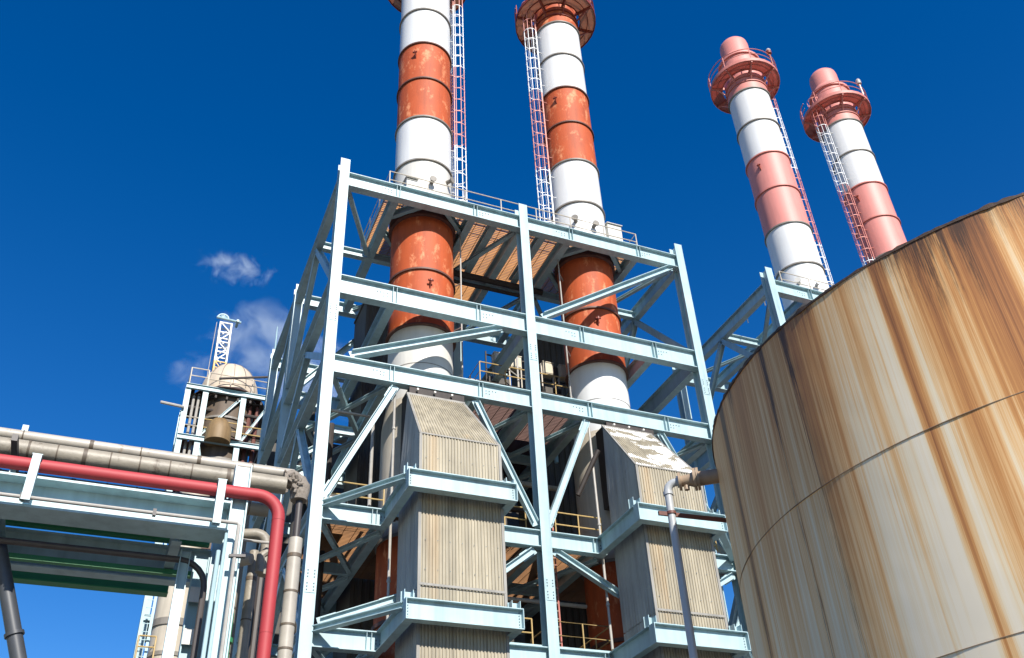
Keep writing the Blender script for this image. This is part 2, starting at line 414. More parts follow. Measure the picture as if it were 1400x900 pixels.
# braces in the front plane
for a, b in (((6.75, 22.90), (13.0, 25.62)), ((15.2, 26.86), (22.35, 31.62))):
    brace(fr, (a[0], Y1, a[1]), (b[0], Y1, b[1]), .36, .30)
for a, b in (((6.10, 16.85), (8.45, 21.72)), ((14.1, 16.85), (11.85, 21.72)), ((14.68, 16.9), (16.72, 21.72)), ((22.7, 16.85), (20.3, 21.75)),
             ((12.1, 14.3), (13.9, 15.70)), ((14.9, 15.76), (17.3, 14.45)), ((20.4, 14.4), (22.6, 15.7)), ((6.3, 12.35), (8.75, 13.35))):
    brace(fr, (a[0], Y1, a[1]), (b[0], Y1, b[1]), .26, .24)
# braces in the two side planes and the middle one: chevrons under every beam
for x in (X1, X3):
    for i in range(5):
        zt = LEV[i][0] - LEV[i][1] + .02; zb = LEV[i + 1][0] + .15
        for ye in (Y1 + .35, Y2 - .35):
            brace(fr, (x, 34.6, zt), (x, ye, zb), .28, .26, up=(1, 0, 0))
    for i in (0, 2):
        zt = LEV[i][0] - LEV[i][1]; zb = LEV[i + 1][0] + .1
        brace(fr, (x, Y2 + .35, zt - .1), (x, Y3 - .35, zb), .26, .24, 'steel_far', up=(1, 0, 0))
for i in range(4):
    zt = LEV[i][0] - .7; zb = LEV[i + 1][0] + .15
    for a, b in ((X1 + .3, 10.1), (X2 - .3, 10.1), (X2 + .3, 18.7), (X3 - .3, 18.7)):
        brace(fr, (b, Y2, zt), (a, Y2, zb), .28, .26)
# collar beams that wrap each duct, with their knee braces
DUCT = [(8.72, 11.65), (17.22, 20.00)]
for di, (da, db) in enumerate(DUCT):
    cxl, cxr = (5.8, 14.4) if di == 0 else (14.4, 22.95)
    for lev in LEV[3:]:
        zt, h, w = lev
        xl, xr = da - .62, db + .28
        m = MB().ibeam((xl, 26.80, zt - h/2), (xr, 26.80, zt - h/2), h, .34, .03)
        for x in (xl + .01, xr - .01): m.box(x - .012, x + .012, 26.62, 26.98, zt - h + .032, zt - .032)
        o = m.build('collar_beam', 'steel', fr)
        q = BOLT[fr.name]
        for x in (xl + .10, xr - .10):
            bolts(q, [(x, 26.788, zt - h * f) for f in (.16, .3, .44, .58, .72, .86)], (0, -1, 0), .02, .02)
        for x in (xl + .14, xr - .14):
            MB().ibeam((x, 26.98, zt - h/2 - .004), (x, 29.80, zt - h/2 - .004), h, .30, .03, .022).build('collar_beam', 'steel', fr)
        if di == 0: brace(fr, (cxl + .25, 29.85, zt - .12), (xl + .05, 27.1, zt - .12), .26, .2, name='knee_brace', gus=False)
        else: brace(fr, (cxr - .25, 29.85, zt - .12), (xr - .05, 27.1, zt - .12), .26, .2, name='knee_brace', gus=False)
        # little seats the duct rests on
        for x in (xl + .14, xr - .14):
            s = MB()
            for dx in (-.08, .2): s.box(x + dx - .01, x + dx + .01, 27.0, 27.3, zt + .002, zt + .38)
            s.box(x - .12, x + .32, 27.28, 27.31, zt + .002, zt + .40)
            s.build('seat_bracket', 'steel', fr)

# second frame, behind the tank
Q1, Q2, Q3 = 28.45, 37.0, 45.6
f2 = thing('steel_frame', (Q1, Y1, 0), 'pale blue steel frame half hidden behind the rusty tank, below the salmon chimneys', 'steel frame')
for y in (Y1, Y2):
    for x in (Q1, Q2, Q3): column(f2, x, y, 0, 33.2)
for li, lev in enumerate(LEV[:5]):
    for xa, xb in ((Q1, Q2), (Q2, Q3)):
        xbeam(f2, xa, xb, Y1, lev, detail=(xa + 2.5, xa + 6.2)); xbeam(f2, xa, xb, Y2, (lev[0], lev[1] * .8, lev[2]))
    for x in (Q1, Q2, Q3): ybeam(f2, x, Y1 + .27, Y2 - .27, lev)
    for x in (31.0, 35.0): ybeam(f2, x, Y1 + .21, Y2 - .21, lev, h=lev[1] * .75)
xbeam(f2, Q1, Q3, 34.6, (32.28, .42, .30))
for x in (Q1, Q3):
    for i in range(4):
        zt = LEV[i][0] - LEV[i][1] + .02; zb = LEV[i + 1][0] + .15
        for ye in (Y1 + .35, Y2 - .35): brace(f2, (x, 34.6, zt), (x, ye, zb), .28, .26, up=(1, 0, 0))
brace(f2, (Q1 + .3, 30.4, 31.9), (31.0, 34.3, 31.9), .2, .16, gus=False)
brace(f2, (Q1 + .3, 38.8, 31.9), (31.0, 34.9, 31.9), .2, .16, gus=False)
for i in range(3):
    brace(f2, (32.7, Y2, LEV[i][0] - .7), (Q1 + .3, Y2, LEV[i+1][0] + .15), .28, .26); brace(f2, (32.7, Y2, LEV[i][0] - .7), (Q2 - .3, Y2, LEV[i+1][0] + .15), .28, .26)

for f_ in (fr, f2): tag(BOLT[f_.name].build('bolts', 'bolt', f_), kind='stuff')
# ------------------------------------------------------------------ gratings and handrails
def grating(name, x0, x1, y0, y1, z, mat, label, holes=(), sp=.115, h=.085, gaps=()):
    t = thing(name, (x0, y0, z), label, 'walkway', 'grating walkways of the steel frames')
    m = MB(); y = y0 + .05
    def cut(segs, a, b):
        out = []
        for p, q in segs:
            if b <= p or a >= q: out.append((p, q)); continue
            if p < a: out.append((p, a))
            if q > b: out.append((b, q))
        return out
    while y < y1 - .02:
        segs = [(x0, x1)]
        for hx, hy, hr in holes:
            d = hr*hr - (y - hy)**2
            if d > 0: segs = cut(segs, hx - math.sqrt(d), hx + math.sqrt(d))
        for gx0, gx1, gy0, gy1 in gaps:
            if gy0 < y < gy1: segs = cut(segs, gx0, gx1)
        for a, b in segs: m.box(a, b, y - .006, y + .006, z, z + h)
        y += sp
    g = m.build('grating', mat, t)
    m = MB(); x = x0 + .4
    while x < x1:
        ys = [(y0, y1)]
        for hx, hy, hr in holes:
            d = hr*hr - (x - hx)**2
            if d > 0: ys = cut(ys, hy - math.sqrt(d), hy + math.sqrt(d))
        for gx0, gx1, gy0, gy1 in gaps:
            if gx0 < x < gx1: ys = cut(ys, gy0, gy1)
        for a, b in ys: m.box(x - .01, x + .01, a, b, z + .02, z + h - .01)
        x += .42
    m.build('cross_bars', mat, t)
    e = MB()
    e.box(x0 - .03, x0 - .002, y0 - .03, y1 + .03, z - .06, z + .16); e.box(x1 + .002, x1 + .03, y0 - .03, y1 + .03, z - .06, z + .16)
    e.box(x0, x1, y0 - .03, y0 - .002, z - .06, z + .16); e.box(x0, x1, y1 + .002, y1 + .03, z - .06, z + .16)
    e.build('edge_plate', 'steel', t)
    return t

grating('grating_deck', 7.95, 20.95, 30.22, 35.4, 32.53, 'rust', 'rusty orange grating deck at the top of the steel frame, round the two orange chimneys', [(10.2, 32.2, 1.62), (18.8, 32.2, 1.55)])
grating('grating_deck', 12.15, 14.25, 35.5, 38.9, 32.53, 'rust', 'narrow rusty grating strip reaching back from the top deck, right of the left chimney')
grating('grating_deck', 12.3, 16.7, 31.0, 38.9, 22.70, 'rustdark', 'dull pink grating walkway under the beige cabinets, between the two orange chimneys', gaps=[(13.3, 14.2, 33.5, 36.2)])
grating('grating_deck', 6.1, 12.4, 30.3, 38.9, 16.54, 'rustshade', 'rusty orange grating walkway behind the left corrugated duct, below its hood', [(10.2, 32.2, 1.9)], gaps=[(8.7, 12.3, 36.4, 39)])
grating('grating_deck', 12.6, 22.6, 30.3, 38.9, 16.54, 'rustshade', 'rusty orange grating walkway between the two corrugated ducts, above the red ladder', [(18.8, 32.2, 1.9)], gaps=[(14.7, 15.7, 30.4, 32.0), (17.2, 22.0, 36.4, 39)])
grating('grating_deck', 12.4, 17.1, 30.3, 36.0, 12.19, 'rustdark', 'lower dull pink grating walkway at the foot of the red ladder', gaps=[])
grating('grating_deck', 31.4, 45.0, 30.22, 35.4, 32.53, 'rust', 'rusty grating deck at the top of the frame behind the tank', [(33.0, 32.2, 1.5), (40.7, 32.2, 1.5)])

def handrail(pts, z, label, mat='yellow', h=1.05, sp=1.5, r=.028, kick=False, group='handrails along the walkways', mid=(.52,)):
    pts = [Vector((p[0], p[1], z)) for p in pts]
    t = thing('handrail', pts[0], label, 'handrail', group)
    for i in range(len(pts) - 1):
        a, b = pts[i], pts[i + 1]; n = max(1, round((b - a).length / sp))
        for k in range(n + 1):
            if k == 0 and i > 0: continue
            p = a.lerp(b, k / n); MB().tube([p, p + Vector((0, 0, h))], r, 6).build('post', mat, t)
    for f in (h,) + tuple(h * q for q in mid):
        MB().tube([p + Vector((0, 0, f)) for p in pts], r * .95, 6).build('rail', mat, t)
    return t

handrail([(8.0, 35.3), (8.0, 30.32), (20.9, 30.32), (20.9, 35.3)], 32.62, 'cream handrail round the top deck in front of the two orange chimneys', 'railcream', 1.12, 1.9)
handrail([(29.7, 35.3), (29.7, 30.32), (44.9, 30.32)], 32.62, 'pale handrail on the deck behind the tank, before the left salmon chimney', 'railcream', 1.12, 1.9)
handrail([(6.35, 30.5), (8.35, 30.5)], 16.62, 'ochre handrail left of the left corrugated duct, below its hood', h=1.05, sp=1.9)
handrail([(12.2, 30.5), (13.95, 30.5)], 16.62, 'ochre handrail between the left duct and the central column, upper walkway', h=1.05, sp=1.0)
handrail([(15.2, 32.2), (15.2, 30.5), (17.2, 30.5)], 16.62, 'ochre handrail right of the central column beside the right corrugated duct, upper walkway', h=1.05, sp=1.1)
handrail([(12.5, 30.5), (13.95, 30.5)], 12.28, 'ochre handrail left of the central column, lower walkway beside the left duct', h=1.05, sp=1.2)
handrail([(14.85, 32.6), (14.85, 30.5), (17.1, 30.5), (17.1, 34)], 12.28, 'ochre handrail right of the central column, lower walkway by the foot of the red ladder', h=1.05, sp=1.15)
handrail([(20.5, 30.5), (22.5, 30.5)], 16.62, 'ochre handrail right of the right corrugated duct, beside the tank', h=1.05, sp=1.0)
handrail([(13.25, 35.4), (13.25, 33.0), (18.25, 33.0), (18.25, 35.4)], 24.92, 'ochre handrail round the beige cabinets between the two chimneys', h=1.05, sp=1.4)

# cabinet platform between the chimneys
cp = thing('cabinet_platform', (12.8, 32.8, 24.5), 'dark steel platform carrying the beige cabinets between the two chimneys', 'platform')
MB().box(13.1, 18.9, 32.9, 35.6, 24.78, 24.90).build('deck', 'dark', cp)
for y in (33.1, 35.3): MB().ibeam((12.3, y, 24.62), (18.4, y, 24.62), .3, .16, .02, .015).build('joist', 'steel_far', cp)
for x in (12.9, 17.9):
    for y in (33.1, 35.3): MB().bar((x, y, 22.75), (x, y, 24.46), .14, .14).build('support', 'steel_far', cp)
for i, x in enumerate((14.63, 15.46, 17.14, 18.03)):
    w = ['leftmost of the four beige cabinets', 'beige cabinet just left of the central column', 'beige cabinet just right of the central column', 'rightmost of the four beige cabinets'][i]
    c = thing('cabinet', (x, 34.0, 24.9), w + ' on the railed platform', 'cabinet', 'beige cabinets on the platform')
    m = MB(); m.box(x - .27, x + .27, 33.85, 34.25, 26.66, 27.30); m.box(x - .30, x + .30, 33.82, 34.28, 27.302, 27.34)
    m.build('body', 'cabinet', c)
    MB().box(x - .23, x + .23, 33.825, 33.848, 26.70, 27.26).build('door', 'cabinet', c)
    for dx in (-.3, .3): MB().box(x + dx - .03, x + dx + .03, 34.0, 34.06, 24.9, 27.3).build('leg', 'railcream', c)
bx = thing('rack_frame', (16.3, 34.3, 24.9), 'dark frame of rails and boxes behind the beige cabinets', 'frame')
for z in (26.6, 27.42): MB().bar((14.1, 34.32, z), (18.9, 34.32, z), .06, .06).build('rail', 'dark', bx)
for x in (14.1, 15.05, 16.3, 17.6, 18.8): MB().bar((x, 34.32, 24.9), (x, 34.32, 27.6), .06, .06).build('post', 'dark', bx)
for x in (15.05, 17.6): MB().box(x - .13, x + .13, 34.0, 34.28, 26.65, 27.25).build('box', 'dark', bx)
for x in (14.6, 17.3): MB().box(x - .5, x + .5, 34.0, 34.5, 25.2, 26.0).build('equipment', 'casing', bx)
mp = MB(); mp.tube([(13.0, 33.6, 25.3), (15.0, 33.6, 25.25), (15.4, 33.6, 25.0), (17.8, 33.6, 25.05)], .07, 8); mp.tube([(13.2, 33.8, 25.05), (17.7, 33.8, 25.2)], .045, 8)
tag(mp.build('small_pipe', 'conduit', base=(13, 33.6, 24.9)), 'pair of thin grey pipes running under the beige cabinets', 'pipe')
vp = MB(); vp.tube([(15.35, 33.5, 24.92), (15.35, 33.5, 27.3)], .05, 8); vp.tube([(15.35, 33.5, 25.9), (14.9, 33.5, 26.2), (14.9, 33.5, 26.6)], .03, 6)
tag(vp.build('vent_pipe', 'conduit', base=(15.35, 33.5, 24.9)), 'thin upright pipe beside the cabinets left of the central column', 'pipe')

# red ladder between the walkways
ld = thing('ladder', (15.15, 31.3, 12.2), 'salmon painted ladder between the two walkways right of the central column', 'ladder')
for dx in (-.22, .22): MB().tube([(15.2 + dx, 31.2, 12.2), (15.2 + dx, 31.2, 17.6)], .035, 6).build('rail', 'pinkdeck', ld)
for k in range(17): MB().tube([(14.98, 31.2, 12.5 + .3*k), (15.42, 31.2, 12.5 + .3*k)], .018, 6).build('rung', 'railcream', ld)

# boxes on the top deck
for x, y, w, hh, lab in ((20.35, 31.6, .8, 1.35, 'off-white instrument box on the top deck right of the right orange chimney'), (9.1, 30.75, .5, .75, 'off-white box on the top deck in front of the left orange chimney')):
    t = thing('instrument_box', (x, y, 32.62), lab, 'box'); zb = 33.7 if x > 15 else 33.0
    m = MB(); m.box(x - w/2, x + w/2, y - .3, y + .3, zb, zb + hh)
    m.add([(x - w/2 - .05, y - .38, zb + hh + .002), (x + w/2 + .05, y - .38, zb + hh + .002), (x + w/2 + .05, y + .33, zb + hh + .15), (x - w/2 - .05, y + .33, zb + hh + .15),
           (x - w/2 - .05, y - .38, zb + hh + .04), (x + w/2 + .05, y - .38, zb + hh + .04), (x + w/2 + .05, y + .33, zb + hh + .2), (x - w/2 - .05, y + .33, zb + hh + .2)],
          [(0, 3, 2, 1), (4, 5, 6, 7), (0, 1, 5, 4), (1, 2, 6, 5), (2, 3, 7, 6), (3, 0, 4, 7)])
    m.build('housing', 'whitebox', t)
    for dx in (-.2, .2): MB().box(x + dx - .03, x + dx + .03, y - .03, y + .03, 32.62, zb - .002).build('leg', 'conduit', t)

# ------------------------------------------------------------------ chimneys
ZB = [25.70, 28.75, 32.62, 35.70, 38.80, 41.80, 44.75, 47.75, 50.80]
def chimney(cx, cy, r, hue, lad, label, lower=True):
    t = thing('chimney', (cx, cy, 0), label, 'chimney', 'banded chimneys')
    red = 'orange' if hue == 'o' else 'pink'
    trim = 'dkred' if hue == 'o' else 'pinkdeck'
    deck = 'deck_tan' if hue == 'o' else 'deck_pink'
    cam_a = math.atan2(-cy, -cx)
    def shell(z0, z1, mat, ra=None, rb=None):
        return MB().lathe(cx, cy, [(ra or r, z0), (rb or r, z1)], 72).build('shell_course', mat, t)
    # base, flare, lower shell
    rl = r + .14
    shell(0, 13.0, red, rl, rl); MB().ring(cx, cy, rl + .002, rl + .09, 13.0, 13.14).build('stiffener_ring', 'ringdark', t)
    shell(13.14, 16.2, red, rl, rl)
    shell(16.2, 21.2, 'beige', rl, rl)
    MB().ring(cx, cy, rl + .002, rl + .06, 16.15, 16.27).build('stiffener_ring', 'ringgrey', t)
    shell(21.2, 22.2, 'beige', rl, r)
    shell(22.2, 25.66, 'white' if hue == 'o' and cx > 15 else 'cream')
    MB().ring(cx, cy, r + .001, r + .012, 23.75, 23.78).build('weld_seam', 'ringgrey', t)
    mats = [red, red, 'cream' if cx < 15 else 'white', 'white', red, red, 'white', 'white']
    rr = r + (.05 if hue == 'o' else 0)
    for i in range(8):
        q = rr if i < 2 else r
        shell(ZB[i], ZB[i + 1], mats[i], q, q)
    ringm = ['ringdark', 'ringdark', 'ringgrey', 'ringgrey', 'ringgrey', 'ringdark', 'ringdark', 'ringgrey', 'ringgrey']
    if hue != 'o': ringm = ['pinkdeck', 'pinkdeck', 'ringgrey', 'ringgrey', 'ringgrey', 'pinkdeck', 'pinkdeck', 'ringgrey', 'ringgrey']
    for z, m in zip(ZB, ringm):
        q = rr if z < 31 else r
        MB().ring(cx, cy, q - .03, q + .085, z - .045, z + .045).build('stiffener_ring', m, t)
    if hue == 'o':
        MB().lathe(cx, cy, [(rr + .002, 31.9), (rr + .13, 31.95), (rr + .13, 32.5), (rr + .01, 32.51)], 72).build('sleeve', 'sleeve', t)
    # lifting lugs: triangular plates with a hole, standing out from the shell
    for z, da in ((43.75, -.35), (27.95 if hue == 'o' else 43.75, .25 if hue == 'o' else PI)):
        a = cam_a + da; d = Vector((math.cos(a), math.sin(a), 0)); s = Vector((-d.y, d.x, 0))
        q = rr if z < 31 else r
        p = Vector((cx, cy, z)) + d * (q - .01); m = MB()
        m.add([p - s*.025 - Vector((0, 0, .30)), p - s*.025 + Vector((0, 0, .22)), p + d*.26 - s*.025 + Vector((0, 0, .12)), p + d*.26 - s*.025 - Vector((0, 0, .0)),
               p + s*.025 - Vector((0, 0, .30)), p + s*.025 + Vector((0, 0, .22)), p + d*.26 + s*.025 + Vector((0, 0, .12)), p + d*.26 + s*.025 - Vector((0, 0, .0))],
              [(0, 1, 2, 3), (7, 6, 5, 4), (0, 4, 5, 1), (1, 5, 6, 2), (2, 6, 7, 3), (3, 7, 4, 0)])
        m.tube([p + d*.18 + Vector((0, 0, .06)) - s*.12, p + d*.18 + Vector((0, 0, .06)) + s*.12], .05, 8)
        m.build('lifting_lug', 'dkred', t)
    # sampling nozzles just above the deck
    for da, z in ((.28, 34.15), (.95, 34.75)) if cx < 15 else ((-.1, 34.35), (.55, 34.0)):
        a = cam_a + da; d = Vector((math.cos(a), math.sin(a), 0)); p = Vector((cx, cy, z)) + d * (r - .02)
        m = MB(); m.tube([p, p + d*.32], .10, 12); m.tube([p + d*.32, p + d*.37], .17, 14)
        m.build('sampling_nozzle', 'ringgrey' if hue == 'o' else 'cream', t)
    # crown: collar, cone, outlet pipe
    MB().lathe(cx, cy, [(r, 50.8), (r, 54.4)], 72).build('shell_course', red, t)
    c = MB(); c.lathe(cx, cy, [(r, 54.4), (r + .12, 54.42), (r + .12, 54.62), (r, 54.64), (r*.74, 55.3)], 60); c.build('cone', red, t)
    c = MB(); ro = r*.74
    c.lathe(cx, cy, [(ro, 55.3), (ro, 56.5), (ro - .04, 56.75), (ro - .14, 56.9), (ro - .22, 56.85), (ro - .22, 55.4)], 60); c.build('outlet', red, t)
    for z in (51.5, 51.95, 53.4): MB().ring(cx, cy, r - .02, r + .07, z, z + .08).build('stiffener_ring', trim, t)
    # ring platform
    RZ, RI, RO = 52.45, r + .24, r*(1.86 if hue == 'o' else 1.72)
    p = MB().lathe(cx, cy, [(RI, RZ), (RO, RZ), (RO, RZ + .02), (RI, RZ + .02)], 32, closed=True, smooth=False).build('platform_deck', deck, t)
    e = MB(); e.ring(cx, cy, RO + .002, RO + .05, RZ - .10, RZ + .16, 32); e.build('platform_rim', trim, t)
    e = MB(); e.ring(cx, cy, RI - .05, RI - .002, RZ - .10, RZ + .05, 32); e.ring(cx, cy, (RI+RO)/2 - .02, (RI+RO)/2 + .02, RZ - .06, RZ - .004, 32); e.build('platform_rim', trim, t)
    lad_a = 0 if lad > 0 else PI
    for k in range(8):
        a = cam_a + PI/8 + k*PI/4
        d = Vector((math.cos(a), math.sin(a), 0)); o = Vector((cx, cy, 0))
        b = MB(); b.bar(o + d*(r + .02) + Vector((0, 0, RZ - .11)), o + d*(RO - .004) + Vector((0, 0, RZ - .11)), .09, .20)
        b.bar(o + d*(r + .02) + Vector((0, 0, RZ - .85)), o + d*(RO*.86) + Vector((0, 0, RZ - .2)), .07, .09)
        b.build('bracket', trim, t)
        b = MB(); b.tube([o + d*(RO + .02) + Vector((0, 0, RZ + .16)), o + d*(RO + .02) + Vector((0, 0, RZ + 1.12))], .028, 6); b.build('rail_post', red, t)
    for f in (.62, 1.12):
        pts = [Vector((cx + (RO + .02)*math.cos(a), cy + (RO + .02)*math.sin(a), RZ + f)) for a in [lad_a + .22 + (2*PI - .44)*i/40 for i in range(41)]]
        MB().tube(pts, .032 if f > 1 else .026, 6).build('platform_rail', trim if f > 1 else red, t)
    a = cam_a + 1.15; d = Vector((math.cos(a), math.sin(a), 0)); q = Vector((cx, cy, RZ + 1.15)) + d*(RO + .02)
    b = MB(); b.tube([q - Vector((0, 0, 1.0)), q + Vector((0, 0, .15))], .06, 8); b.tube([q + Vector((0, 0, .15)), q + Vector((0, 0, .42))], .17, 12); b.build('beacon_base', 'dkred' if cx < 36 else 'lampglass', t)
    b = MB(); b.lathe(q.x, q.y, [(.0, q.z + .66), (.12, q.z + .62), (.17, q.z + .5), (.17, q.z + .425)], 16); b.build('beacon_lamp', 'lampglass', t)
    # caged ladder
    dx = 1 if lad > 0 else -1
    xl = cx + dx*(r + .22); m = MB()
    for s in (-.23, .23): m.bar((xl, cy + s, 32.7), (xl, cy + s, 54.0), .05, .03)
    z = 33.0
    while z < 53.9: m.tube([(xl, cy - .23, z), (xl, cy + .23, z)], .017, 5); z += .3
    z = 33.6
    while z < 53:
        for s in (-.23, .23): m.bar((cx + dx*(r - .12), cy + s, z), (xl, cy + s, z), .05, .02)
        z += 1.5
    lo = m.build('ladder', 'ladder_o' if hue == 'o' else 'ladder_p', t)
    cg = MB(); rc = .40; ox = xl + dx*.30
    angs = [math.radians(q) for q in (-125, -85, -45, 0, 45, 85, 125)]
    P = lambda a, z, rr_=rc: Vector((ox + dx*rr_*math.cos(a), cy + rr_*math.sin(a), z))
    z = 34.6; hz = []
    while z < 54.2: hz.append(z); z += .94
    for z in hz:
        pts = [Vector((xl, cy - .23, z))] + [P(math.radians(q), z) for q in range(-130, 131, 20)] + [Vector((xl, cy + .23, z))]
        for a_, b_ in zip(pts, pts[1:]): cg.bar(a_, b_, .012, .042)
    for a_ in angs: cg.bar(P(a_, hz[0], rc - .012), P(a_, hz[-1], rc - .012), .032, .016)
    cg.build('safety_cage', 'ladder_o' if hue == 'o' else 'ladder_p', lo)
    return t

chimney(10.2, 32.2, 1.40, 'o', 1, 'orange and white banded chimney with its caged ladder on the right side')
chimney(18.75, 32.15, 1.34, 'o', -1, 'orange and white banded chimney with its caged ladder on the left side')
chimney(33.0, 32.2, 1.33, 'p', 1, 'salmon and white banded chimney behind the blue frame corner, taller of the salmon pair')
chimney(40.75, 32.2, 1.33, 'p', -1, 'salmon and white banded chimney rising straight from behind the rusty tank rim, farthest right')

# ------------------------------------------------------------------ corrugated ducts
def corrugated(mb, bl, br, tr, tl, nrm, pitch=.112, depth=.032, lift=.012):
    """trapezoid ribs running from bl..br up to tl..tr"""
    bl, br, tr, tl, nrm = map(Vector, (bl, br, tr, tl, nrm))
    n = max(3, round((br - bl).length / pitch)); us = []
    for i in range(n):
        for f, d in ((0, 1), (.42, 1), (.54, 0), (.88, 0)): us.append(((i + f) / n, d))
    us.append((1, 1))
    vs = []
    for u, d in us:
        o = nrm * (lift + depth * d); vs += [bl.lerp(br, u) + o, tl.lerp(tr, u) + o]
    mb.add(vs, [(2*i, 2*i + 2, 2*i + 3, 2*i + 1) for i in range(len(us) - 1)])

def duct(xa, xb, yf, yb, zf, zt, ta, tb, peel, label):
    t = thing('exhaust_duct', ((xa + xb)/2, (yf + yb)/2, 0), label, 'duct', 'corrugated exhaust ducts')
    core = MB()
    vs = [(xa, yf, 0), (xb, yf, 0), (xb, yb, 0), (xa, yb, 0), (xa, yf, zf), (xb, yf, zf), (tb, yb, zt), (ta, yb, zt)]
    core.add(vs, [(0, 3, 2, 1), (0, 1, 5, 4), (4, 5, 6, 7), (3, 7, 6, 2), (0, 4, 7, 3), (1, 2, 6, 5)])
    core.build('casing', 'corrside', t)
    for z0, z1 in ((0, 7.0), (7.02, 12.80), (12.83, 16.85), (16.88, zf - .01)):
        m = MB(); corrugated(m, (xa, yf, z0), (xb, yf, z0), (xb, yf, z1), (xa, yf, z1), (0, -1, 0))
        m.build('front_cladding', 'corr', t)
    nn = Vector((0, -(zt - zf), yb - yf)).normalized()
    m = MB(); corrugated(m, (xa, yf, zf), (xb, yf, zf), (tb, yb, zt), (ta, yb, zt), nn)
    m.build('sloped_hood', 'corrpeel' if peel else 'corr', t)
    # side cladding, fine ribs, and the plain wedge beside the front edge
    for side, xs, xt in ((-1, xa, ta), (1, xb, tb)):
        m = MB(); n = 22
        for z0, z1 in ((0, 7.0), (7.02, 12.8), (12.83, 16.85)):
            if side < 0: corrugated(m, (xs, yb, z0), (xs, yf, z0), (xs, yf, z1), (xs, yb, z1), (-1, 0, 0), .19, .018, .004)
            else: corrugated(m, (xs, yf, z0), (xs, yb, z0), (xs, yb, z1), (xs, yf, z1), (1, 0, 0), .19, .018, .004)
        m.build('side_cladding', 'corrside', t)
        m = MB(); hx = lambda y: xs + (xt - xs) * 0
        o = side * .024
        # upper side sheet follows the leaning cheek of the hood
        k = 14; vs = []
        for i in range(k + 1):
            y = yb + (yf - yb) * i / k; f = (yf - y) / (yf - yb)
            ztop = zf + (zt - zf) * f
            for j, z in enumerate((16.88, zf, ztop)):
                xx = xs if z <= zf else xs + (xt - xs) * f
                vs.append((xx + o * (1 if i % 2 else .4), y, z - (.0 if j < 2 else .01)))
        fs = []
        for i in range(k):
            for j in range(2):
                q = (3*i + j, 3*i + 3 + j, 3*i + 4 + j, 3*i + 1 + j)
                fs.append(q if side < 0 else q[::-1])
        m.add(vs, fs); m.build('side_cladding', 'corrside', t)
        w = MB(); x0 = xs + side * .03; x1 = xs + side * .05
        tri = [(yf + .02, 16.9), (yf + 1.15, 16.9), (yf + .02, zf - .02)]
        w.add([(x0, y, z) for y, z in tri] + [(x1, y, z) for y, z in tri], [(0, 1, 2), (5, 4, 3), (0, 3, 4, 1), (1, 4, 5, 2), (2, 5, 3, 0)])
        w.build('wedge_sheet', 'corrside', t)
    f = MB()
    f.bar((xa - .03, yf - .03, zf + .02), (xb + .03, yf - .03, zf + .02), .06, .05)
    for x, tx in ((xa, ta), (xb, tb)):
        f.bar((x, yf - .02, zf), (tx, yb, zt + .03), .09, .06, (0, -.7, .7)); f.bar((x, yf - .02, 0), (x, yf - .02, zf), .10, .07)
    f.bar((ta - .05, yb, zt + .03), (tb + .05, yb, zt + .03), .08, .10)
    f.build('flashing', 'flash', t)
    s = MB(); s.box(xa - .01, xb + .01, yf - .06, yf - .046, 12.86, 12.94); s.build('seam_strip', 'flash', t)
    r = MB()
    for z in (8.5, 10.2, 12.45, 13.4, 14.4, 15.4, 16.5, 17.4):
        pts = [(xa + .2 + i*.42, yf - .044, z) for i in range(7) if xa + .2 + i*.42 < xb]
        bolts(r, pts, (0, -1, 0), .016, .012)
    tag(r.build('screw_heads', 'bolt', t), kind='stuff')
    return t
duct(8.72, 11.65, 27.4, 29.72, 18.30, 21.35, 8.92, 11.20, False, 'beige corrugated exhaust duct with an evenly beige sloped hood')
duct(17.22, 20.00, 27.4, 29.72, 18.45, 21.45, 17.34, 19.62, True, 'beige corrugated exhaust duct with white peeling paint on its sloped hood')

# casings, dark pipes and halls in the depth of the frame
def boiler(xa, xb, ya, yb, z1, label):
    t = thing('boiler_casing', ((xa + xb)/2, (ya + yb)/2, 0), label, 'boiler casing', 'tall casings behind the chimneys')
    MB().box(xa, xb, ya, yb, 0, z1).build('body', 'casing', t)
    m = MB(); corrugated(m, (xa, ya, 0), (xb, ya, 0), (xb, ya, z1), (xa, ya, z1), (0, -1, 0), .32, .05, .005)
    m.build('front_cladding', 'casing', t)
    m = MB(); m.box(xa - .06, xb + .06, ya - .08, yb, z1 + .002, z1 + .12); m.build('cap', 'casing', t)
boiler(8.75, 12.6, 36.5, 38.85, 31.1, 'tall grey brown ribbed casing behind the left orange chimney')
boiler(17.4, 21.6, 36.5, 38.85, 31.1, 'tall grey brown ribbed casing behind the right orange chimney')
hl = thing('machine_hall', (14.4, 50, 0), 'dark windowless hall seen through the lower bays of the steel frame', 'building')
MB().box(6.05, 22.4, 46.5, 56, 0, 28.0).build('wall', 'casing', hl)
MB().box(5.9, 22.6, 46.3, 56.2, 28.002, 28.25).build('roof', 'dark', hl)
for i, (xa, xb, y, z, r_, mt, lab) in enumerate(((5.9, 9.5, 42.2, 26.2, .22, 'lag', 'grey lagged pipe crossing behind the left side of the steel frame, upper one'),
        (5.9, 9.5, 42.8, 23.3, .30, 'casing', 'fat grey brown pipe crossing behind the left side of the steel frame, lower one'),
        (12.4, 22.0, 43.0, 24.5, .28, 'casing', 'fat grey brown pipe crossing between the two tall casings'),
        (12.4, 22.0, 42.5, 19.0, .25, 'dark', 'dark pipe crossing low between the two tall casings'))):
    m = MB(); m.tube([(xa, y, z), (xb, y, z)], r_, 14); tag(m.build('cross_pipe', mt, base=(xa, y, z)), lab, 'pipe')
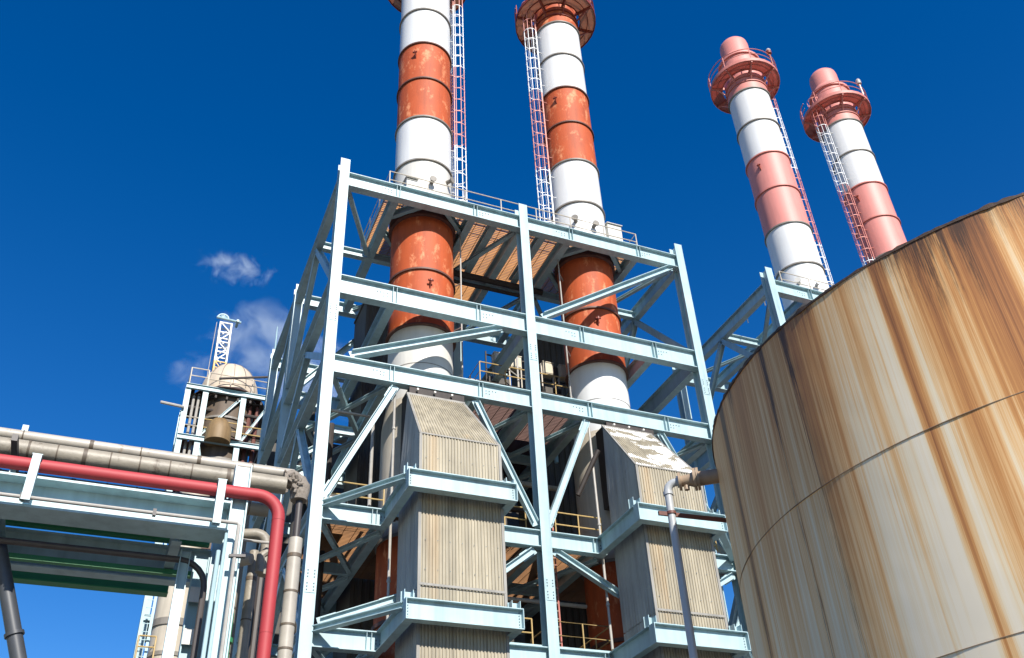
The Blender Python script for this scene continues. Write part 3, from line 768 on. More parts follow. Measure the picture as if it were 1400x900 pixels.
for x, y, r_, lab in ((7.2, 41.0, .35, 'dark upright flue pipe behind the left end of the steel frame'), (13.6, 41.5, .4, 'dark upright flue pipe between the casings, left one'), (15.9, 41.0, .3, 'dark upright flue pipe between the casings, right one')):
    m = MB(); m.tube([(x, y, 0), (x, y, 27)], r_, 16); tag(m.build('flue_pipe', 'casing', base=(x, y, 0)), lab, 'pipe')
random.seed(21)
def small_pipe(pts, r_, mt, lab, name='pipe_run'):
    m = MB(); m.tube(pts, r_, 8); tag(m.build(name, mt, base=pts[0]), lab, 'pipe')
small_pipe([(6.1, 31.2, 21.0), (8.0, 31.2, 21.0), (8.0, 31.2, 17.2)], .07, 'conduit', 'thin grey pipe turning down behind the ochre handrail left of the left duct')
small_pipe([(6.3, 33.0, 16.6), (6.3, 33.0, 26.4)], .10, 'lag', 'lagged upright pipe just inside the front left corner column')
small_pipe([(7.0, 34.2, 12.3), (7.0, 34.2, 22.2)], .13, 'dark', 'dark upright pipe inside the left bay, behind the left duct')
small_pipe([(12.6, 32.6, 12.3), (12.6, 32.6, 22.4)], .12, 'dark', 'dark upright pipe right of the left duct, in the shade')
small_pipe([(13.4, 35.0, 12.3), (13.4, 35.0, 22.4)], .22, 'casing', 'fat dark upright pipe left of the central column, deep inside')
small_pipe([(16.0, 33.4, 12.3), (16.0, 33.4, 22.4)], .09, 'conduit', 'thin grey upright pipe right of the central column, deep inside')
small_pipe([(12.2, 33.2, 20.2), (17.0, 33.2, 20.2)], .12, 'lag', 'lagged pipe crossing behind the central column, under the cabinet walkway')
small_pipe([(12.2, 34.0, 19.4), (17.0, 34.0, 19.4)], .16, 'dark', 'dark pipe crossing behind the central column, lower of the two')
small_pipe([(20.6, 34.0, 24.2), (22.4, 34.0, 24.2), (22.4, 38.6, 24.2)], .09, 'maroonpipe', 'thin maroon pipe turning a corner behind the right corner column')
small_pipe([(12.4, 32.0, 14.6), (17.0, 32.0, 14.6)], .08, 'conduit', 'thin grey pipe crossing behind the foot of the central column')
for x_, y_, z_, w_, h_, lab in ((6.9, 32.4, 16.62, 1.0, 1.3, 'dark control box on the walkway behind the left ochre handrail'), (13.3, 32.2, 16.62, .9, 1.2, 'dark control box left of the central column on the upper walkway'),
        (13.4, 32.4, 12.28, 1.0, 1.1, 'dark pump casing left of the central column on the lower walkway'), (16.3, 33.2, 12.28, 1.0, 1.0, 'dark pump casing right of the central column on the lower walkway')):
    t = thing('control_box', (x_, y_, z_), lab, 'equipment')
    m = MB(); m.box(x_ - w_/2, x_ + w_/2, y_ - .35, y_ + .35, z_ + .25, z_ + h_); m.build('housing', 'casing', t)
    MB().box(x_ - w_*.4, x_ + w_*.4, y_ - .375, y_ - .352, z_ + .33, z_ + h_ - .1).build('door', 'whitebox' if h_ > 1.25 else 'casing', t)
    for dx in (-.35, .35): MB().box(x_ + dx*w_ - .04, x_ + dx*w_ + .04, y_ - .04, y_ + .04, z_, z_ + .248).build('leg', 'dark', t)
# dark headers under the third beam, between duct hoods and chimneys
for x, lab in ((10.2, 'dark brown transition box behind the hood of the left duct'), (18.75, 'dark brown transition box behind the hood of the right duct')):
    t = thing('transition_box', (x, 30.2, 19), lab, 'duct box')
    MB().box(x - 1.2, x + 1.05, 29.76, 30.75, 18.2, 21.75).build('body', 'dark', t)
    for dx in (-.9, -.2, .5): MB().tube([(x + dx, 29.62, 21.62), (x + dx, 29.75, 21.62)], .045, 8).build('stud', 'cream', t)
for x0, lab in ((16.35, 'dark scaffold tube leaning between the right duct and chimney'),):
    m = MB(); m.tube([(x0, 30.6, 18.6), (x0 + .75, 29.9, 20.4)], .11, 8)
    tag(m.build('scaffold_tube', 'dark', base=(x0, 30.6, 18.6)), lab, 'tube')
for x0, lab in ((8.55, 'thin pale downpipe between the left duct and its chimney'), (16.95, 'thin pale downpipe between the right duct and its chimney')):
    m = MB(); m.tube([(x0, 30.2, 12.4), (x0, 30.2, 21.6)], .05, 8)
    for z in (14, 17.2, 20): m.ring(x0, 30.2, .052, .075, z, z + .08, 10)
    tag(m.build('downpipe', 'conduit', base=(x0, 30.2, 12.4)), lab, 'pipe')
for x0, lab in ((11.85, 'thin grey pipe climbing the right side of the left chimney below the top deck'), (16.95, 'thin grey pipe climbing the left side of the right chimney below the top deck')):
    m = MB(); m.tube([(x0, 31.5, 22.8), (x0, 31.5, 32.4)], .035, 6)
    for z in (24, 26.5, 29, 31): m.tube([(x0, 31.5, z), (x0 + (-.3 if x0 < 15 else .45), 32.0, z)], .03, 6)
    tag(m.build('impulse_pipe', 'conduit', base=(x0, 31.5, 22.8)), lab, 'pipe')
mm = MB(); mm.tube([(20.2, 41.5, 31.6), (20.2, 41.5, 30.2)] + arc((20.7, 41.5, 30.2), .5, PI, 1.5*PI, 6, (1, 0, 0), (0, 0, 1))[1:] + [(27.5, 41.5, 29.7)], .19, 12)
tag(mm.build('maroon_pipe', 'maroonpipe', base=(20.2, 41.5, 29.7)), 'maroon pipe with an elbow behind the right end of the steel frame', 'pipe')

# ------------------------------------------------------------------ tank
TX, TY, TR, TH = 17.36, 11.0, 7.14, 11.6
tk = thing('storage_tank', (TX, TY, 0), 'big round cream storage tank streaked with rust in the right foreground', 'storage tank')
m = MB()
random.seed(3)
zs = [0, 2, 4.15, 5.33, 6.9, 8.41, 10, 11.6]; n = 180
vs = []; fs = []
for z in zs:
    for j in range(n):
        a = 2*PI*j/n; w = .004*math.sin(a*17 + z) + .003*math.sin(a*31 - 2*z)
        vs.append((TX + (TR + w)*math.cos(a), TY + (TR + w)*math.sin(a), z))
for i in range(len(zs) - 1):
    for j in range(n): fs.append((i*n + j, i*n + (j+1) % n, (i+1)*n + (j+1) % n, (i+1)*n + j))
m.add(vs, fs, True); m.build('shell', 'tank', tk)
m = MB(); m.lathe(TX, TY, [(TR, TH - .02), (TR*.5, TH + .45), (0.01, TH + .6)], 120); m.build('roof', 'rim', tk)
m = MB(); k = 480; pf = []
for j in range(k):
    a = 2*PI*j/k; q = random.random()**3 * .05
    pf.append((a, q))
vs = []; fs = []
for a, q in pf:
    for rr, z in ((TR - .05, TH - .02), (TR + .014 + q*.25, TH - .03 - q*.4), (TR + .016 + q*.2, TH + .01 + q*.8), (TR - .05, TH + .012 + q*.8)):
        vs.append((TX + rr*math.cos(a), TY + rr*math.sin(a), z))
for j in range(k):
    for i in range(4): fs.append((4*j + i, 4*((j+1) % k) + i, 4*((j+1) % k) + (i+1) % 4, 4*j + (i+1) % 4))
m.add(vs, fs, True); m.build('rim', 'rim', tk)
for z in (8.41, 5.33, 2.2):
    MB().ring(TX, TY, TR - .03, TR + .012, z - .005, z + .005, 180).build('weld_seam', 'seam', tk)
na = math.radians(143.4); nd = Vector((math.cos(na), math.sin(na), 0)); npos = Vector((TX, TY, 11.06)) + nd*TR
m = MB(); m.tube([npos - nd*.1, npos + nd*.52], .16, 16); m.tube([npos + nd*.40, npos + nd*.46], .25, 18); m.tube([npos + nd*.47, npos + nd*.53], .25, 18)
m.build('nozzle', 'nozzle', tk)
# drain pipe hung on the tank
pe = npos + nd*1.12
dp = thing('drain_pipe', (pe.x, pe.y, 0), 'grey white pipe dropping from an elbow at the tank nozzle, left of the tank', 'pipe')
m = MB(); m.tube([npos + nd*.531, npos + nd*.62, npos + nd*.80], [.17, .13, .12], 16); m.tube([npos + nd*.80, npos + nd*.85], .20, 16); m.tube([npos + nd*.70, npos + nd*.70 - Vector((0, 0, .22))], .06, 8); m.build('reducer', 'nozzle', dp)
el = [npos + nd*.851] + arc(pe - nd*.2 - Vector((0, 0, .2)), .2, PI/2, 0, 7, nd, (0, 0, 1))
m = MB(); m.tube(el, .088, 16); m.tube([el[0], el[0] + nd*.04], .13, 16); m.tube([el[-1], el[-1] - Vector((0, 0, .08))], .105, 16); m.build('elbow', 'pvc', dp)
m = MB(); m.tube([el[-1], (el[-1].x, el[-1].y, 0)], .084, 18); m.build('riser', 'pvc', dp)
bk = MB(); z = 10.35; nb = math.radians(137); bp = Vector((TX + TR*math.cos(nb), TY + TR*math.sin(nb), z)); q = Vector((pe.x - .3, pe.y + .03, z - .02))
side = Vector((-nd.y, nd.x, 0))
bk.bar(bp, q, .05, .09); bk.ring(pe.x, pe.y, .086, .108, z - .03, z + .03, 18); bk.build('bracket', 'maroonpipe', dp)

# ------------------------------------------------------------------ pipe rack on the left
rk = thing('pipe_rack', (2.17, 20, 0), 'pale blue and green steel pipe rack in the left foreground carrying pipes', 'pipe rack')
XW = -14
MB().ibeam((XW, 20.24, 10.87), (1.98, 20.24, 10.87), .70, .74, .05).build('girder', 'steel', rk)
MB().ibeam((XW, 23.0, 10.87), (1.98, 23.0, 10.87), .86, .36, .035).build('girder', 'steel', rk)
m = MB(); m.box(XW, 1.9, 22.6, 22.79, 11.32, 11.46); m.box(XW, 1.9, 22.4, 22.56, 10.42, 10.54); m.build('stringer', 'green', rk)
m = MB(); m.ibeam((XW, 23.9, 10.75), (1.2, 23.9, 10.75), .55, .3); m.build('girder', 'green', rk)
for x in (2.17,):
    MB().ibeam((x, 20.1, 0), (x, 20.1, 12.2), .36, .34, .03, .02, up=(1, 0, 0)).build('column', 'steel', rk)
    MB().ibeam((x, 23, 0), (x, 23, 12.2), .36, .34, .03, .02, up=(1, 0, 0)).build('column', 'steel', rk)
for x in (-2.62, -8.5, 1.05):
    MB().ibeam((x, 20.86, 10.80), (x, 22.8, 10.80), .46, .22, .025).build('cross_beam', 'steel', rk)
for x in (2.17, -2.6):
    MB().bar((x, 20.2, 12.2), (x, 23.4, 12.2), .12, .16).build('pipe_support', 'darkpipe', rk)
MB().bar((-2.62, 21.6, 11.2), (-2.62, 21.6, 13.25), .13, .13).build('stanchion', 'steel', rk)
for x in (-2.02, 1.72):
    m = MB(); m.ibeam((x, 19.70, 10.56), (x, 19.70, 11.58), .16, .17, .018, .014, up=(0, 1, 0)); m.box(x - .1, x + .1, 19.62, 19.78, 11.582, 11.60); m.build('pipe_bracket', 'steel', rk)
MB().ibeam((1.30, 21.2, 10.5), (1.16, 20.4, 0), .22, .2, .02, .015, up=(1, 0, 0)).build('strut', 'steel', rk)
ct = thing('shade_tray', (XW, 21.3, 11.6), 'dark brown tray added on the pipe rack to keep its rear girder in shade', 'shading tray')  # tray added to keep the sun off the rear girder
MB().box(XW, 1.9, 20.95, 22.4, 11.58, 11.62).build('tray', 'dark', ct)
for y in (20.92, 22.4): MB().box(XW, 1.9, y, y + .025, 11.5, 11.72).build('side_rail', 'dark', ct)
# laddered column behind
m = MB(); m.ibeam((1.72, 22.0, 0), (1.72, 22.0, 10.7), .34, .30, .03, .02, up=(1, 0, 0)); m.build('column', 'steel_far', rk)
for k in range(4, 9): MB().box(1.56, 1.88, 21.80, 21.82, 2 + k*.95, 2.35 + k*.95).build('batten_plate', 'whitebox', rk)
m = MB(); m.tube([(XW, 21.2, 10.3), (1.2, 21.2, 10.3)] + arc((1.2, 21.2, 9.7), .6, PI/2, 0, 6, (1, 0, 0), (0, 0, 1))[1:] + [(1.8, 21.2, 0)], .07, 10)
tag(m.build('black_pipe', 'darkpipe', base=(XW, 21.2, 0)), 'black pipe curving down under the pipe rack behind its front girder', 'pipe')

m = MB(); rp = [(XW, 19.9, 11.46), (2.55, 19.9, 11.46)] + arc((2.55, 19.9, 10.96), .5, PI/2, 0, 10, (1, 0, 0), (0, 0, 1))[1:] + [(3.05, 19.9, 0)]
m.tube(rp, .142, 20); rdp = tag(m.build('red_pipe', 'redpipe', base=(XW, 19.62, 0)), 'bright red pipe along the pipe rack that bends straight down at its end', 'pipe')
for p_, d_ in (((2.50, 19.9, 11.46), (1, 0, 0)), ((3.05, 19.9, 10.92), (0, 0, -1)), ((3.05, 19.9, 8.4), (0, 0, -1)), ((-.6, 19.9, 11.46), (1, 0, 0))):
    MB().tube([p_, Vector(p_) + Vector(d_)*.022], .147, 20).build('weld_bead', 'redpipe', rdp)

def lagged(name, pts, r, mat, label, cuff=.9, group=None):
    t = thing(name, pts[0], label, 'pipe', group)
    MB().tube(pts, r, 18).build('lagging', mat, t)
    m = MB(); 
    for a, b in zip(pts, pts[1:]):
        a = Vector(a); b = Vector(b); Ln = (b - a).length
        if Ln < 1.2: continue
        d = (b - a).normalized(); k = int(Ln / cuff)
        for i in range(1, k + 1):
            p = a + d * (i * cuff - .3 + random.uniform(-.12, .12)); w_ = random.choice((.03, .03, .05, .09))
            if p.x < -4.5 or p.z < 6.5: continue
            MB().tube([p, p + d * w_], r + .009, 18).build('band', 'bandmetal', t)
            continue
            m.tube([p, p + d * random.choice((.03, .03, .05, .09))], r + .009, 18)
    return t
random.seed(5)
lagged('lagged_pipe', [(XW, 21.5, 12.93), (3.55, 21.5, 12.93)], .135, 'lagwhite', 'thinner pale lagged pipe, topmost along the pipe rack', 1.3)
lagged('lagged_pipe', [(XW, 21.3, 12.50), (3.35, 21.3, 12.50)], .215, 'lag', 'thick grey beige lagged pipe with bands, just under the topmost pipe', .62)
lagged('lagged_pipe', [(XW, 22.0, 12.12), (3.1, 22.0, 12.12)], .16, 'lag', 'shaded lagged pipe on the underside of the thick beige pipe', .8)
for x in (-2.35, -1.6, -.7, .15, .95):
    MB().bar((x, 21.25, 12.21), (x, 21.25, 12.02), .10, .12, (1, 0, 0)).build('pipe_shoe', 'darkpipe', rk)
t = thing('pipe_elbow', (3.6, 21.4, 12.3), 'torn crumbling lagging round the pipe bend at the top of the tall grey pipe', 'pipe bend')
MB().tube([(3.3, 21.4, 12.72), (3.5, 21.4, 12.74)] + arc((3.5, 21.4, 12.5), .22, PI/2, 0, 6, (1, 0, 0), (0, 0, 1))[1:] + [(3.72, 21.4, 12.2)], [.2, .25, .24, .22, .25, .23, .26, .25, .2], 16).build('lagging', 'lagold', t)
lo = bpy.data.objects['pipe_elbow']
m = MB()
for i in range(26):
    a = random.uniform(0, 2*PI); p = Vector((3.3 + random.random()*.4, 21.3 - random.random()*.15, 12.3 + random.random()*.5)); 
    m.tube([p, p + Vector((math.cos(a)*.1, -.06, math.sin(a)*.12))], [.05, .02], 5)
m.build('torn_insulation', 'lagold', t)
m = MB(); m.tube([(3.74, 21.4, 11.2), (3.74, 21.4, 12.35)], .085, 12)
tag(m.build('bare_pipe', 'darkpipe', base=(3.74, 21.4, 11.2)), 'short bare dark pipe between the torn bend and the tall pale lagged pipe', 'pipe')
lagged('lagged_pipe', [(3.74, 21.4, 11.2), (3.74, 21.4, 0)], .165, 'lagwhite', 'tall pale lagged upright pipe just left of the frame corner column', .75)
lagged('lagged_pipe', [(2.95, 22.4, 11.2), (2.95, 22.4, 0)], .12, 'lag', 'grey lagged upright pipe behind the red pipe, left one', 1.0)
lagged('lagged_pipe', [(3.45, 22.6, 11.6), (3.45, 22.6, 0)], .10, 'lagwhite', 'slim pale lagged upright pipe behind the red pipe, right one', 1.0)
lagged('lagged_pipe', [(2.62, 22.9, 10.6), (2.62, 22.9, 0)], .13, 'lag', 'grey lagged upright pipe beside the rack column, with a green pipe next to it', 1.0)
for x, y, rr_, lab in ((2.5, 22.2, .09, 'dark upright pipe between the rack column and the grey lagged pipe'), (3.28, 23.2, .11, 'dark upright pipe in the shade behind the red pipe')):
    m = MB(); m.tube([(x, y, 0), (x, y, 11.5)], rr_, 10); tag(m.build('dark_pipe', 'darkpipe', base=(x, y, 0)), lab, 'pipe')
m = MB(); m.tube([(2.42, 21.2, 0), (2.42, 21.2, 9.2)], .10, 12); m.tube([(2.42, 21.2, 8.55), (2.42, 21.2, 8.65)], .15, 12)
tag(m.build('green_pipe', 'green', base=(2.42, 21.2, 0)), 'dark green upright pipe just right of the rack column', 'pipe')
t = thing('valve_cluster', (2.9, 21.6, 10.9), 'cluster of pale valves and elbows behind the bend of the red pipe', 'valves')
MB().tube([(2.3, 21.8, 11.3), (2.85, 21.6, 11.3)] + arc((2.85, 21.6, 11.05), .25, PI/2, 0, 5, (1, 0, 0), (0, 0, 1))[1:] + [(3.1, 21.6, 10.3)], .13, 12).build('elbow', 'lag', t)
MB().tube([(2.45, 21.4, 10.55), (2.75, 21.2, 10.5)], [.2, .12], 12).build('valve_body', 'lagwhite', t)
MB().tube([(2.95, 21.2, 10.2), (2.95, 21.2, 10.6), (3.1, 21.2, 10.75)], .1, 10).build('valve_body', 'lag', t)
MB().tube([(2.4, 21.0, 10.85), (3.2, 21.0, 10.85)], .035, 8).build('valve_stem', 'conduit', t)
# conduit
cd = thing('conduit', (2.2, 19.6, 0), 'thin grey conduit along the girder of the pipe rack that turns down its column', 'pipe')
MB().tube([(XW, 19.74, 10.66), (2.16, 19.74, 10.66), (2.2, 19.74, 10.62), (2.2, 19.74, 0)], .04, 10).build('tube', 'conduit', cd)
for x in (-2.1, .45): MB().bar((x, 19.74, 10.59), (x, 19.74, 10.74), .07, .1).build('clamp', 'darkpipe', cd)
for z in (9.9, 7.6): MB().bar((2.08, 19.74, z), (2.42, 19.74, z + .03), .1, .06).build('clamp', 'darkpipe', cd)
m = MB(); m.tube([(1.86, 19.76, 0), (1.86, 19.76, 10.0)], .045, 8); m.tube([(1.97, 19.74, 0), (1.97, 19.74, 10.4)], .035, 8)
tag(m.build('cable_conduit', 'steel', base=(1.86, 19.76, 0)), 'pair of thin pale blue conduits on the left face of the rack column', 'pipe')
# leaning pole
t = thing('leaning_pole', (-.5, 20, 4), 'dark grey round pole leaning below the left end of the pipe rack', 'pole')
a_, b_ = Vector((-2.45, 21.5, 10.3)), Vector((1.7, 21.5, 0))
d_ = (b_ - a_).normalized()
MB().tube([a_, b_], [.15, .17], 16).build('shaft', 'pole', t)
MB().tube([a_ + d_*1.93, a_ + d_*2.0], .19, 16).build('collar', 'pole', t)

# ------------------------------------------------------------------ distillation structure far left
tw = thing('vessel_structure', (4.3, 56, 0), 'pale blue steel structure with platforms far behind the pipe rack, holding a domed vessel', 'steel structure')
for y in (55.0, 58.6):
    for x in (1.85, 2.95, 5.35, 7.2):
        if y > 56 and x == 2.95: continue
        MB().ibeam((x, y, 0), (x, y, 35.6), .30, .34, .03, .02, up=(0, 1, 0)).build('column', 'steel_far', tw)
for z in (35.75, 32.05, 28.6, 24.6, 20.6):
    for y in (55.0, 58.6): MB().ibeam((1.7, y - .17, z), (7.3, y - .17, z), .34, .2, .025).build('beam', 'steel_far', tw)
    for x in (1.85, 7.2): MB().ibeam((x, 55.2, z - .03), (x, 58.3, z - .03), .3, .2, .025).build('beam', 'steel_far', tw)
    m = MB(); m.lathe(4.55, 56.9, [(1.95, z + .20), (2.4, z + .20), (2.4, z + .24), (1.95, z + .24)], 32, closed=True, smooth=False)
    m.box(1.75, 2.3, 54.9, 58.6, z + .175, z + .215); m.box(2.302, 7.3, 54.9, 55.25, z + .175, z + .214)
    m.build('deck', 'rustdark', tw)
brace(tw, (2.95, 55.0, 32.3), (5.2, 55.0, 35.5), .16, .16, 'steel_far', gus=False); brace(tw, (3.0, 55.0, 31.8), (3.7, 55.0, 29.0), .16, .16, 'steel_far', gus=False)
brace(tw, (5.5, 55.0, 32.3), (7.1, 55.0, 35.5), .16, .16, 'steel_far', gus=False)
for z_, r_ in ((34.6, .12), (33.2, .09), (30.6, .14)): MB().tube([(1.8, 55.5, z_), (7.2, 55.5, z_)], r_, 8).build('service_pipe', 'dark', tw)
for x_ in (2.3, 2.6): MB().tube([(x_, 55.4, 28), (x_, 55.4, 35.6)], .09, 8).build('service_pipe', 'conduit', tw)
MB().box(1.75, 7.3, 55.3, 58.4, 35.42, 35.50).build('deck', 'dark', tw); MB().box(5.6, 6.8, 55.6, 56.6, 32.3, 33.9).build('cabinet', 'casing', tw)  # solid deck slab added to cast shade on the vessel below
for x_ in (3.6, 4.3, 5.0, 5.8, 6.5): MB().bar((x_, 54.9, 35.35), (x_, 58.4, 35.35), .12, .2).build('joist', 'dark', tw)
vs_ = thing('domed_vessel', (4.55, 56.9, 0), 'cream domed vessel inside the far left blue structure', 'vessel')
MB().lathe(4.55, 56.9, [(1.78, 0), (1.78, 35.94)], 40).build('shell', 'vesselshade', vs_)
rr0, z0_ = 1.92, 36.5
MB().lathe(4.55, 56.9, [(1.80, 35.95), (rr0, 35.98), (rr0, z0_)] + [(rr0*math.cos(a), z0_ + 2.6*math.sin(a)) for a in [PI/2*i/8 for i in range(1, 9)]], 40).build('dome', 'domecream', vs_)
for z in (34.0, 31.0, 28.0): MB().ring(4.55, 56.9, 1.80, 1.88, z, z + .14, 40).build('stiffener_ring', 'ringgrey', vs_)
m = MB()
for k in range(5):
    a = -PI/2 - .9 + k*.45; m.tube([(4.55 + (rr0*math.cos(b) + .02)*math.cos(a), 56.9 + (rr0*math.cos(b) + .02)*math.sin(a), z0_ + 2.6*math.sin(b) + .01) for b in [PI/2*i/8*.96 for i in range(9)]], .022, 5)
m.build('dome_seam', 'ringgrey', vs_)
m = MB(); m.lathe(4.1, 54.75, [(.0, 31.9), (.8, 31.9), (.8, 32.7), (.7, 33.1), (.45, 33.5), (.2, 33.64), (0.01, 33.67)], 24); 
tag(m.build('small_vessel', 'drum', base=(4.1, 54.75, 32.3)), 'small ochre domed drum on the middle platform of the far left structure', 'drum')
handrail([(1.85, 58), (1.85, 54.95), (2.95, 54.95)], 36.0, 'cream handrail at the left corner of the vessel structure top platform', 'railcream', 1.25, 1.0, .04)
handrail([(3.0, 54.9), (7.2, 54.9), (7.2, 58)], 36.0, 'cream handrail across the vessel structure top platform in front of the dome', 'railcream', 1.05, 1.4, .035)
handrail([(1.95, 54.9), (2.85, 54.9)], 32.3, 'cream handrail at the left corner of the vessel structure middle platform', 'railcream', 1.25, .9, .04)
handrail([(3.1, 54.9), (5.2, 54.9)], 32.3, 'ochre handrail on the vessel structure middle platform before the drum', 'yellow', 1.25, 1.0, .04)
handrail([(5.5, 54.9), (7.0, 54.9)], 32.3, 'ochre handrail at the right end of the vessel structure middle platform', 'yellow', 1.15, 1.4, .04)
m = MB(); m.tube([(.35, 54.7, 34.15), (1.8, 54.7, 34.05)], .10, 8); tag(m.build('stub_pipe', 'conduit', base=(.35, 54.7, 34.0)), 'grey pipe stub sticking out of the left side of the vessel structure', 'pipe')
m = MB(); m.tube([(3.6, 54.4, 36.4), (7.2, 54.4, 37.3)], .08, 8); tag(m.build('sloping_pipe', 'darkpipe', base=(3.6, 54.4, 36.4)), 'dark sloping pipe across the foot of the cream dome', 'pipe')
for x, lab in ((5.9, 'dark upright pipe inside the vessel structure, left of the pair'), (6.4, 'dark upright pipe inside the vessel structure, right of the pair')):
    m = MB(); m.tube([(x, 55.6, 20), (x, 55.6, 35.4)], .14, 8); tag(m.build('process_pipe', 'maroonpipe', base=(x, 55.6, 20)), lab, 'pipe')

# lattice mast on the dome
ms = thing('lattice_mast', (3.65, 57, 38), 'white and yellow lattice mast rising above the cream dome', 'mast')
def lattice(z0, z1, mat, name):
    m = MB(); c = lambda z: Vector((3.65 - (z - 38)*.012, 57, z)); h = .38
    cor = [(-h, -h), (h, -h), (h, h), (-h, h)]
    for dx, dy in cor:
        m.bar(c(z0) + Vector((dx, dy, 0)), c(z1) + Vector((dx, dy, 0)),   .11, .11)
    k = max(1, round((z1 - z0) / .8))
    for i in range(k):
        za = z0 + (z1 - z0)*i/k; zb = z0 + (z1 - z0)*(i + 1)/k
        for j in range(4):
            p, q = cor[j], cor[(j + 1) % 4]
            if i % 2: p, q = q, p
            m.bar(c(za) + Vector((p[0], p[1], 0)), c(zb) + Vector((q[0], q[1], 0)), .07, .07)
            m.bar(c(zb) + Vector((p[0], p[1], -.04)), c(zb) + Vector((q[0], q[1], -.04)), .08, .08)
    m.build(name, mat, ms)
lattice(37.2, 39.2, 'mast_yellow', 'lower_section'); lattice(39.202, 42.5, 'mast_white', 'upper_section')
m = MB(); q = Vector((3.45, 57, 42.9))
m.tube([q + Vector((-.55, -.3, 0)), q + Vector((1.15, -.3, -.1))], .09, 8); m.tube([q + Vector((.9, -.5, -.1)), q + Vector((.9, .3, -.1))], .1, 8)
for i in range(8): 
    a = PI*i/7; m.tube([q + Vector((-.1, -.2, .05)), q + Vector((-.1 + .34*math.cos(a), -.2, .05 + .38*math.sin(a)))], .035, 6)
m.tube(arc(q + Vector((-.1, -.2, .05)), .38, 0, PI, 10, (1, 0, 0), (0, 0, 1)), .05, 6)
m.build('head_sheave', 'steel_far', ms)
m = MB(); m.tube([(2.95, 56.9, 37.0), (2.98, 56.9, 42.6)], .022, 5); m.build('hoist_rope', 'railcream', ms)

# slim rod on the far corner column
m = MB(); m.tube([(5.75, 45.4, 33.1), (5.72, 45.4, 34.8)], [.05, .03], 8)
tag(m.build('lightning_rod', 'steel_far', base=(5.75, 45.4, 33.1)), 'slim upright rod on the rear corner column of the blue frame', 'rod')

# lower vessel with ladder frame, bottom left
lv = thing('process_column', (3.0, 50, 0), 'beige upright vessel seen below the pipe rack at bottom left', 'vessel')
MB().lathe(3.02, 50, [(.95, 0), (.95, 20.4), (.80, 21.6), (.80, 26)], 32).build('shell', 'beige', lv)
MB().ring(3.02, 50, .93, 1.02, 18.4, 18.75, 32).build('stiffener_ring', 'ringgrey', lv)
MB().ring(3.02, 50, .93, 1.0, 16.9, 17.1, 32).build('stiffener_ring', 'ringgrey', lv)
t = thing('access_tower', (1.6, 49.5, 0), 'slim pale blue ladder frame beside the beige vessel at bottom left', 'ladder')
for x in (1.5, 1.95): MB().bar((x, 49.3, 0), (x, 49.3, 24.5), .14, .14).build('rail', 'steel_far', t)
for k in range(40): MB().bar((1.5, 49.3, 8.0 + k*.4), (1.95, 49.3, 8.0 + k*.4), .03, .03).build('rung', 'steel_far', t)
handrail([(1.5, 49.0), (2.3, 49.0)], 16.6, 'ochre handrail hoop at the foot of the beige vessel, bottom left', 'yellow', 1.1, .8, .04)

# ------------------------------------------------------------------ steam
def steam(loc, size, dens, scale, seed, label, rot=(0, 0, 0), thr=.5):
    me = bpy.data.meshes.new('steam_plume'); bm_ = MB(); n = 24
    vs = []; fs = []
    for i in range(13):
        for j in range(n):
            ph = PI*i/12; th = 2*PI*j/n
            vs.append((math.sin(ph)*math.cos(th), math.sin(ph)*math.sin(th), math.cos(ph)))
    for i in range(12):
        for j in range(n): fs.append((i*n + j, (i+1)*n + j, (i+1)*n + (j+1) % n, i*n + (j+1) % n))
    me.from_pydata([(v[0]*size[0], v[1]*size[1], v[2]*size[2]) for v in vs], [], fs)
    o = bpy.data.objects.new('steam_plume', me); col.objects.link(o); o.location = loc; o.rotation_euler = rot
    m = bpy.data.materials.new('steam'); m.use_nodes = True; N = m.node_tree.nodes; L = m.node_tree.links; N.clear()
    out = N.new('ShaderNodeOutputMaterial'); v = N.new('ShaderNodeVolumePrincipled'); L.new(v.outputs[0], out.inputs['Volume'])
    v.inputs['Color'].default_value = (.90, .97, 1, 1); v.inputs['Anisotropy'].default_value = 0
    tc = N.new('ShaderNodeTexCoord'); mp = N.new('ShaderNodeMapping'); mp.inputs['Scale'].default_value = (1/size[0], 1/size[1], 1/size[2]); L.new(tc.outputs['Object'], mp.inputs[0])
    ln = N.new('ShaderNodeVectorMath'); ln.operation = 'LENGTH'; L.new(mp.outputs[0], ln.inputs[0])
    fall = math_(N, L, 'SUBTRACT', 1.0, ln.outputs['Value'], True)
    mp2 = N.new('ShaderNodeMapping'); mp2.inputs['Location'].default_value = (seed*3.1, seed*7.7, seed*1.3); L.new(tc.outputs['Object'], mp2.inputs[0])
    nz = N.new('ShaderNodeTexNoise'); nz.inputs['Scale'].default_value = scale; nz.inputs['Detail'].default_value = 7; nz.inputs['Roughness'].default_value = .58; nz.inputs['Distortion'].default_value = .6
    L.new(mp2.outputs[0], nz.inputs[0])
    k = math_(N, L, 'SUBTRACT', math_(N, L, 'ADD', nz.outputs[0], math_(N, L, 'MULTIPLY', fall, .28)), thr)
    d = math_(N, L, 'MULTIPLY', math_(N, L, 'MAXIMUM', k, 0), dens)
    d = math_(N, L, 'MULTIPLY', d, math_(N, L, 'MULTIPLY', fall, 3, True))
    L.new(d, v.inputs['Density'])
    me.materials.append(m); return tag(o, label, 'steam', kind='stuff')
steam((10.6, 73, 51.6), (9.2, 5, 5.2), .95, .33, 1, 'thin white steam drifting behind the cream dome and the frame corner', rot=(0, .35, 0), thr=.585)
steam((2.2, 73, 49.0), (2.4, 2, 2.8), .9, .40, 3, 'thin puff of steam rising left of the lattice mast', thr=.60)
steam((4.7, 73, 60.9), (4.8, 2.0, 2.3), 1.5, .66, 5, 'small torn wisp of steam alone in the blue sky above the mast', rot=(0, -.1, 0), thr=.625)

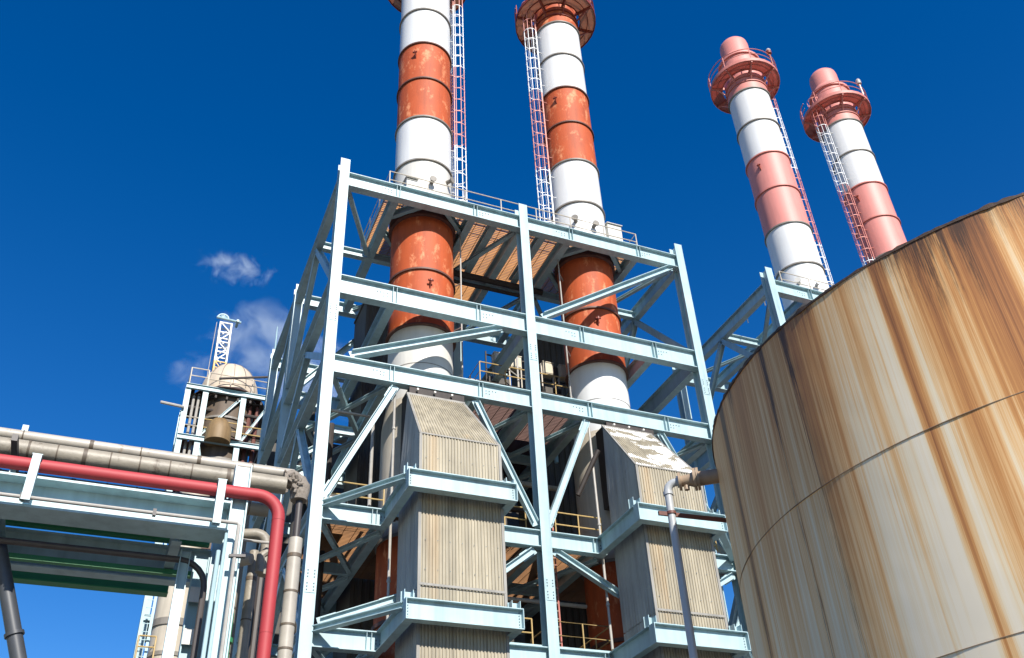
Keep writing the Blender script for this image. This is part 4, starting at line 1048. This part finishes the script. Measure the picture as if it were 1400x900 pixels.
# ------------------------------------------------------------------ camera
f_px = 1298.46
yaw, pit, rol = .425410831, .633387306, -.0557129201
fwd = Vector((math.sin(yaw)*math.cos(pit), math.cos(yaw)*math.cos(pit), math.sin(pit)))
right = Vector((math.cos(yaw), -math.sin(yaw), 0)); up = right.cross(fwd)
r2 = right*math.cos(rol) + up*math.sin(rol); u2 = -right*math.sin(rol) + up*math.cos(rol)
cam = bpy.data.cameras.new('camera'); co = bpy.data.objects.new('camera', cam); col.objects.link(co)
cam.sensor_fit = 'HORIZONTAL'; cam.sensor_width = 36; cam.lens = f_px/1400*36; cam.clip_start = .1; cam.clip_end = 6000
mw = Matrix(((r2.x, u2.x, -fwd.x, 0), (r2.y, u2.y, -fwd.y, 0), (r2.z, u2.z, -fwd.z, 1.6), (0, 0, 0, 1)))
co.matrix_world = mw
scn.camera = co

# ------------------------------------------------------------------ light
EL = math.radians(36); AZ = math.radians(179.6)      # clockwise from +Y: the sun stands behind the camera
sd = Vector((math.sin(AZ)*math.cos(EL), math.cos(AZ)*math.cos(EL), math.sin(EL)))
sl = bpy.data.lights.new('sun', 'SUN'); sl.energy = 5.0; sl.angle = math.radians(.53); sl.color = (1, .95, .87)
so = bpy.data.objects.new('sun', sl); col.objects.link(so); so.location = (0, -40, 60)
so.rotation_euler = (-sd).to_track_quat('-Z', 'Y').to_euler()
w = bpy.data.worlds.new('World'); scn.world = w; w.use_nodes = True
N = w.node_tree.nodes; L = w.node_tree.links
sky = N.new('ShaderNodeTexSky'); sky.sky_type = 'NISHITA'; sky.sun_disc = False
sky.sun_elevation = EL; sky.sun_rotation = AZ; sky.air_density = 1.0; sky.dust_density = .1; sky.ozone_density = 3.0
hs = N.new('ShaderNodeHueSaturation'); hs.inputs['Saturation'].default_value = 1.40; hs.inputs['Hue'].default_value = .511
L.new(sky.outputs[0], hs.inputs['Color']); L.new(hs.outputs[0], N['Background'].inputs[0])
N['Background'].inputs[1].default_value = .101

scn.view_settings.view_transform = 'Standard'; scn.view_settings.look = 'None'
scn.view_settings.exposure = .58; scn.view_settings.gamma = 1
scn.cycles.volume_step_rate = 1.0; scn.cycles.volume_bounces = 6; scn.cycles.max_bounces = 12
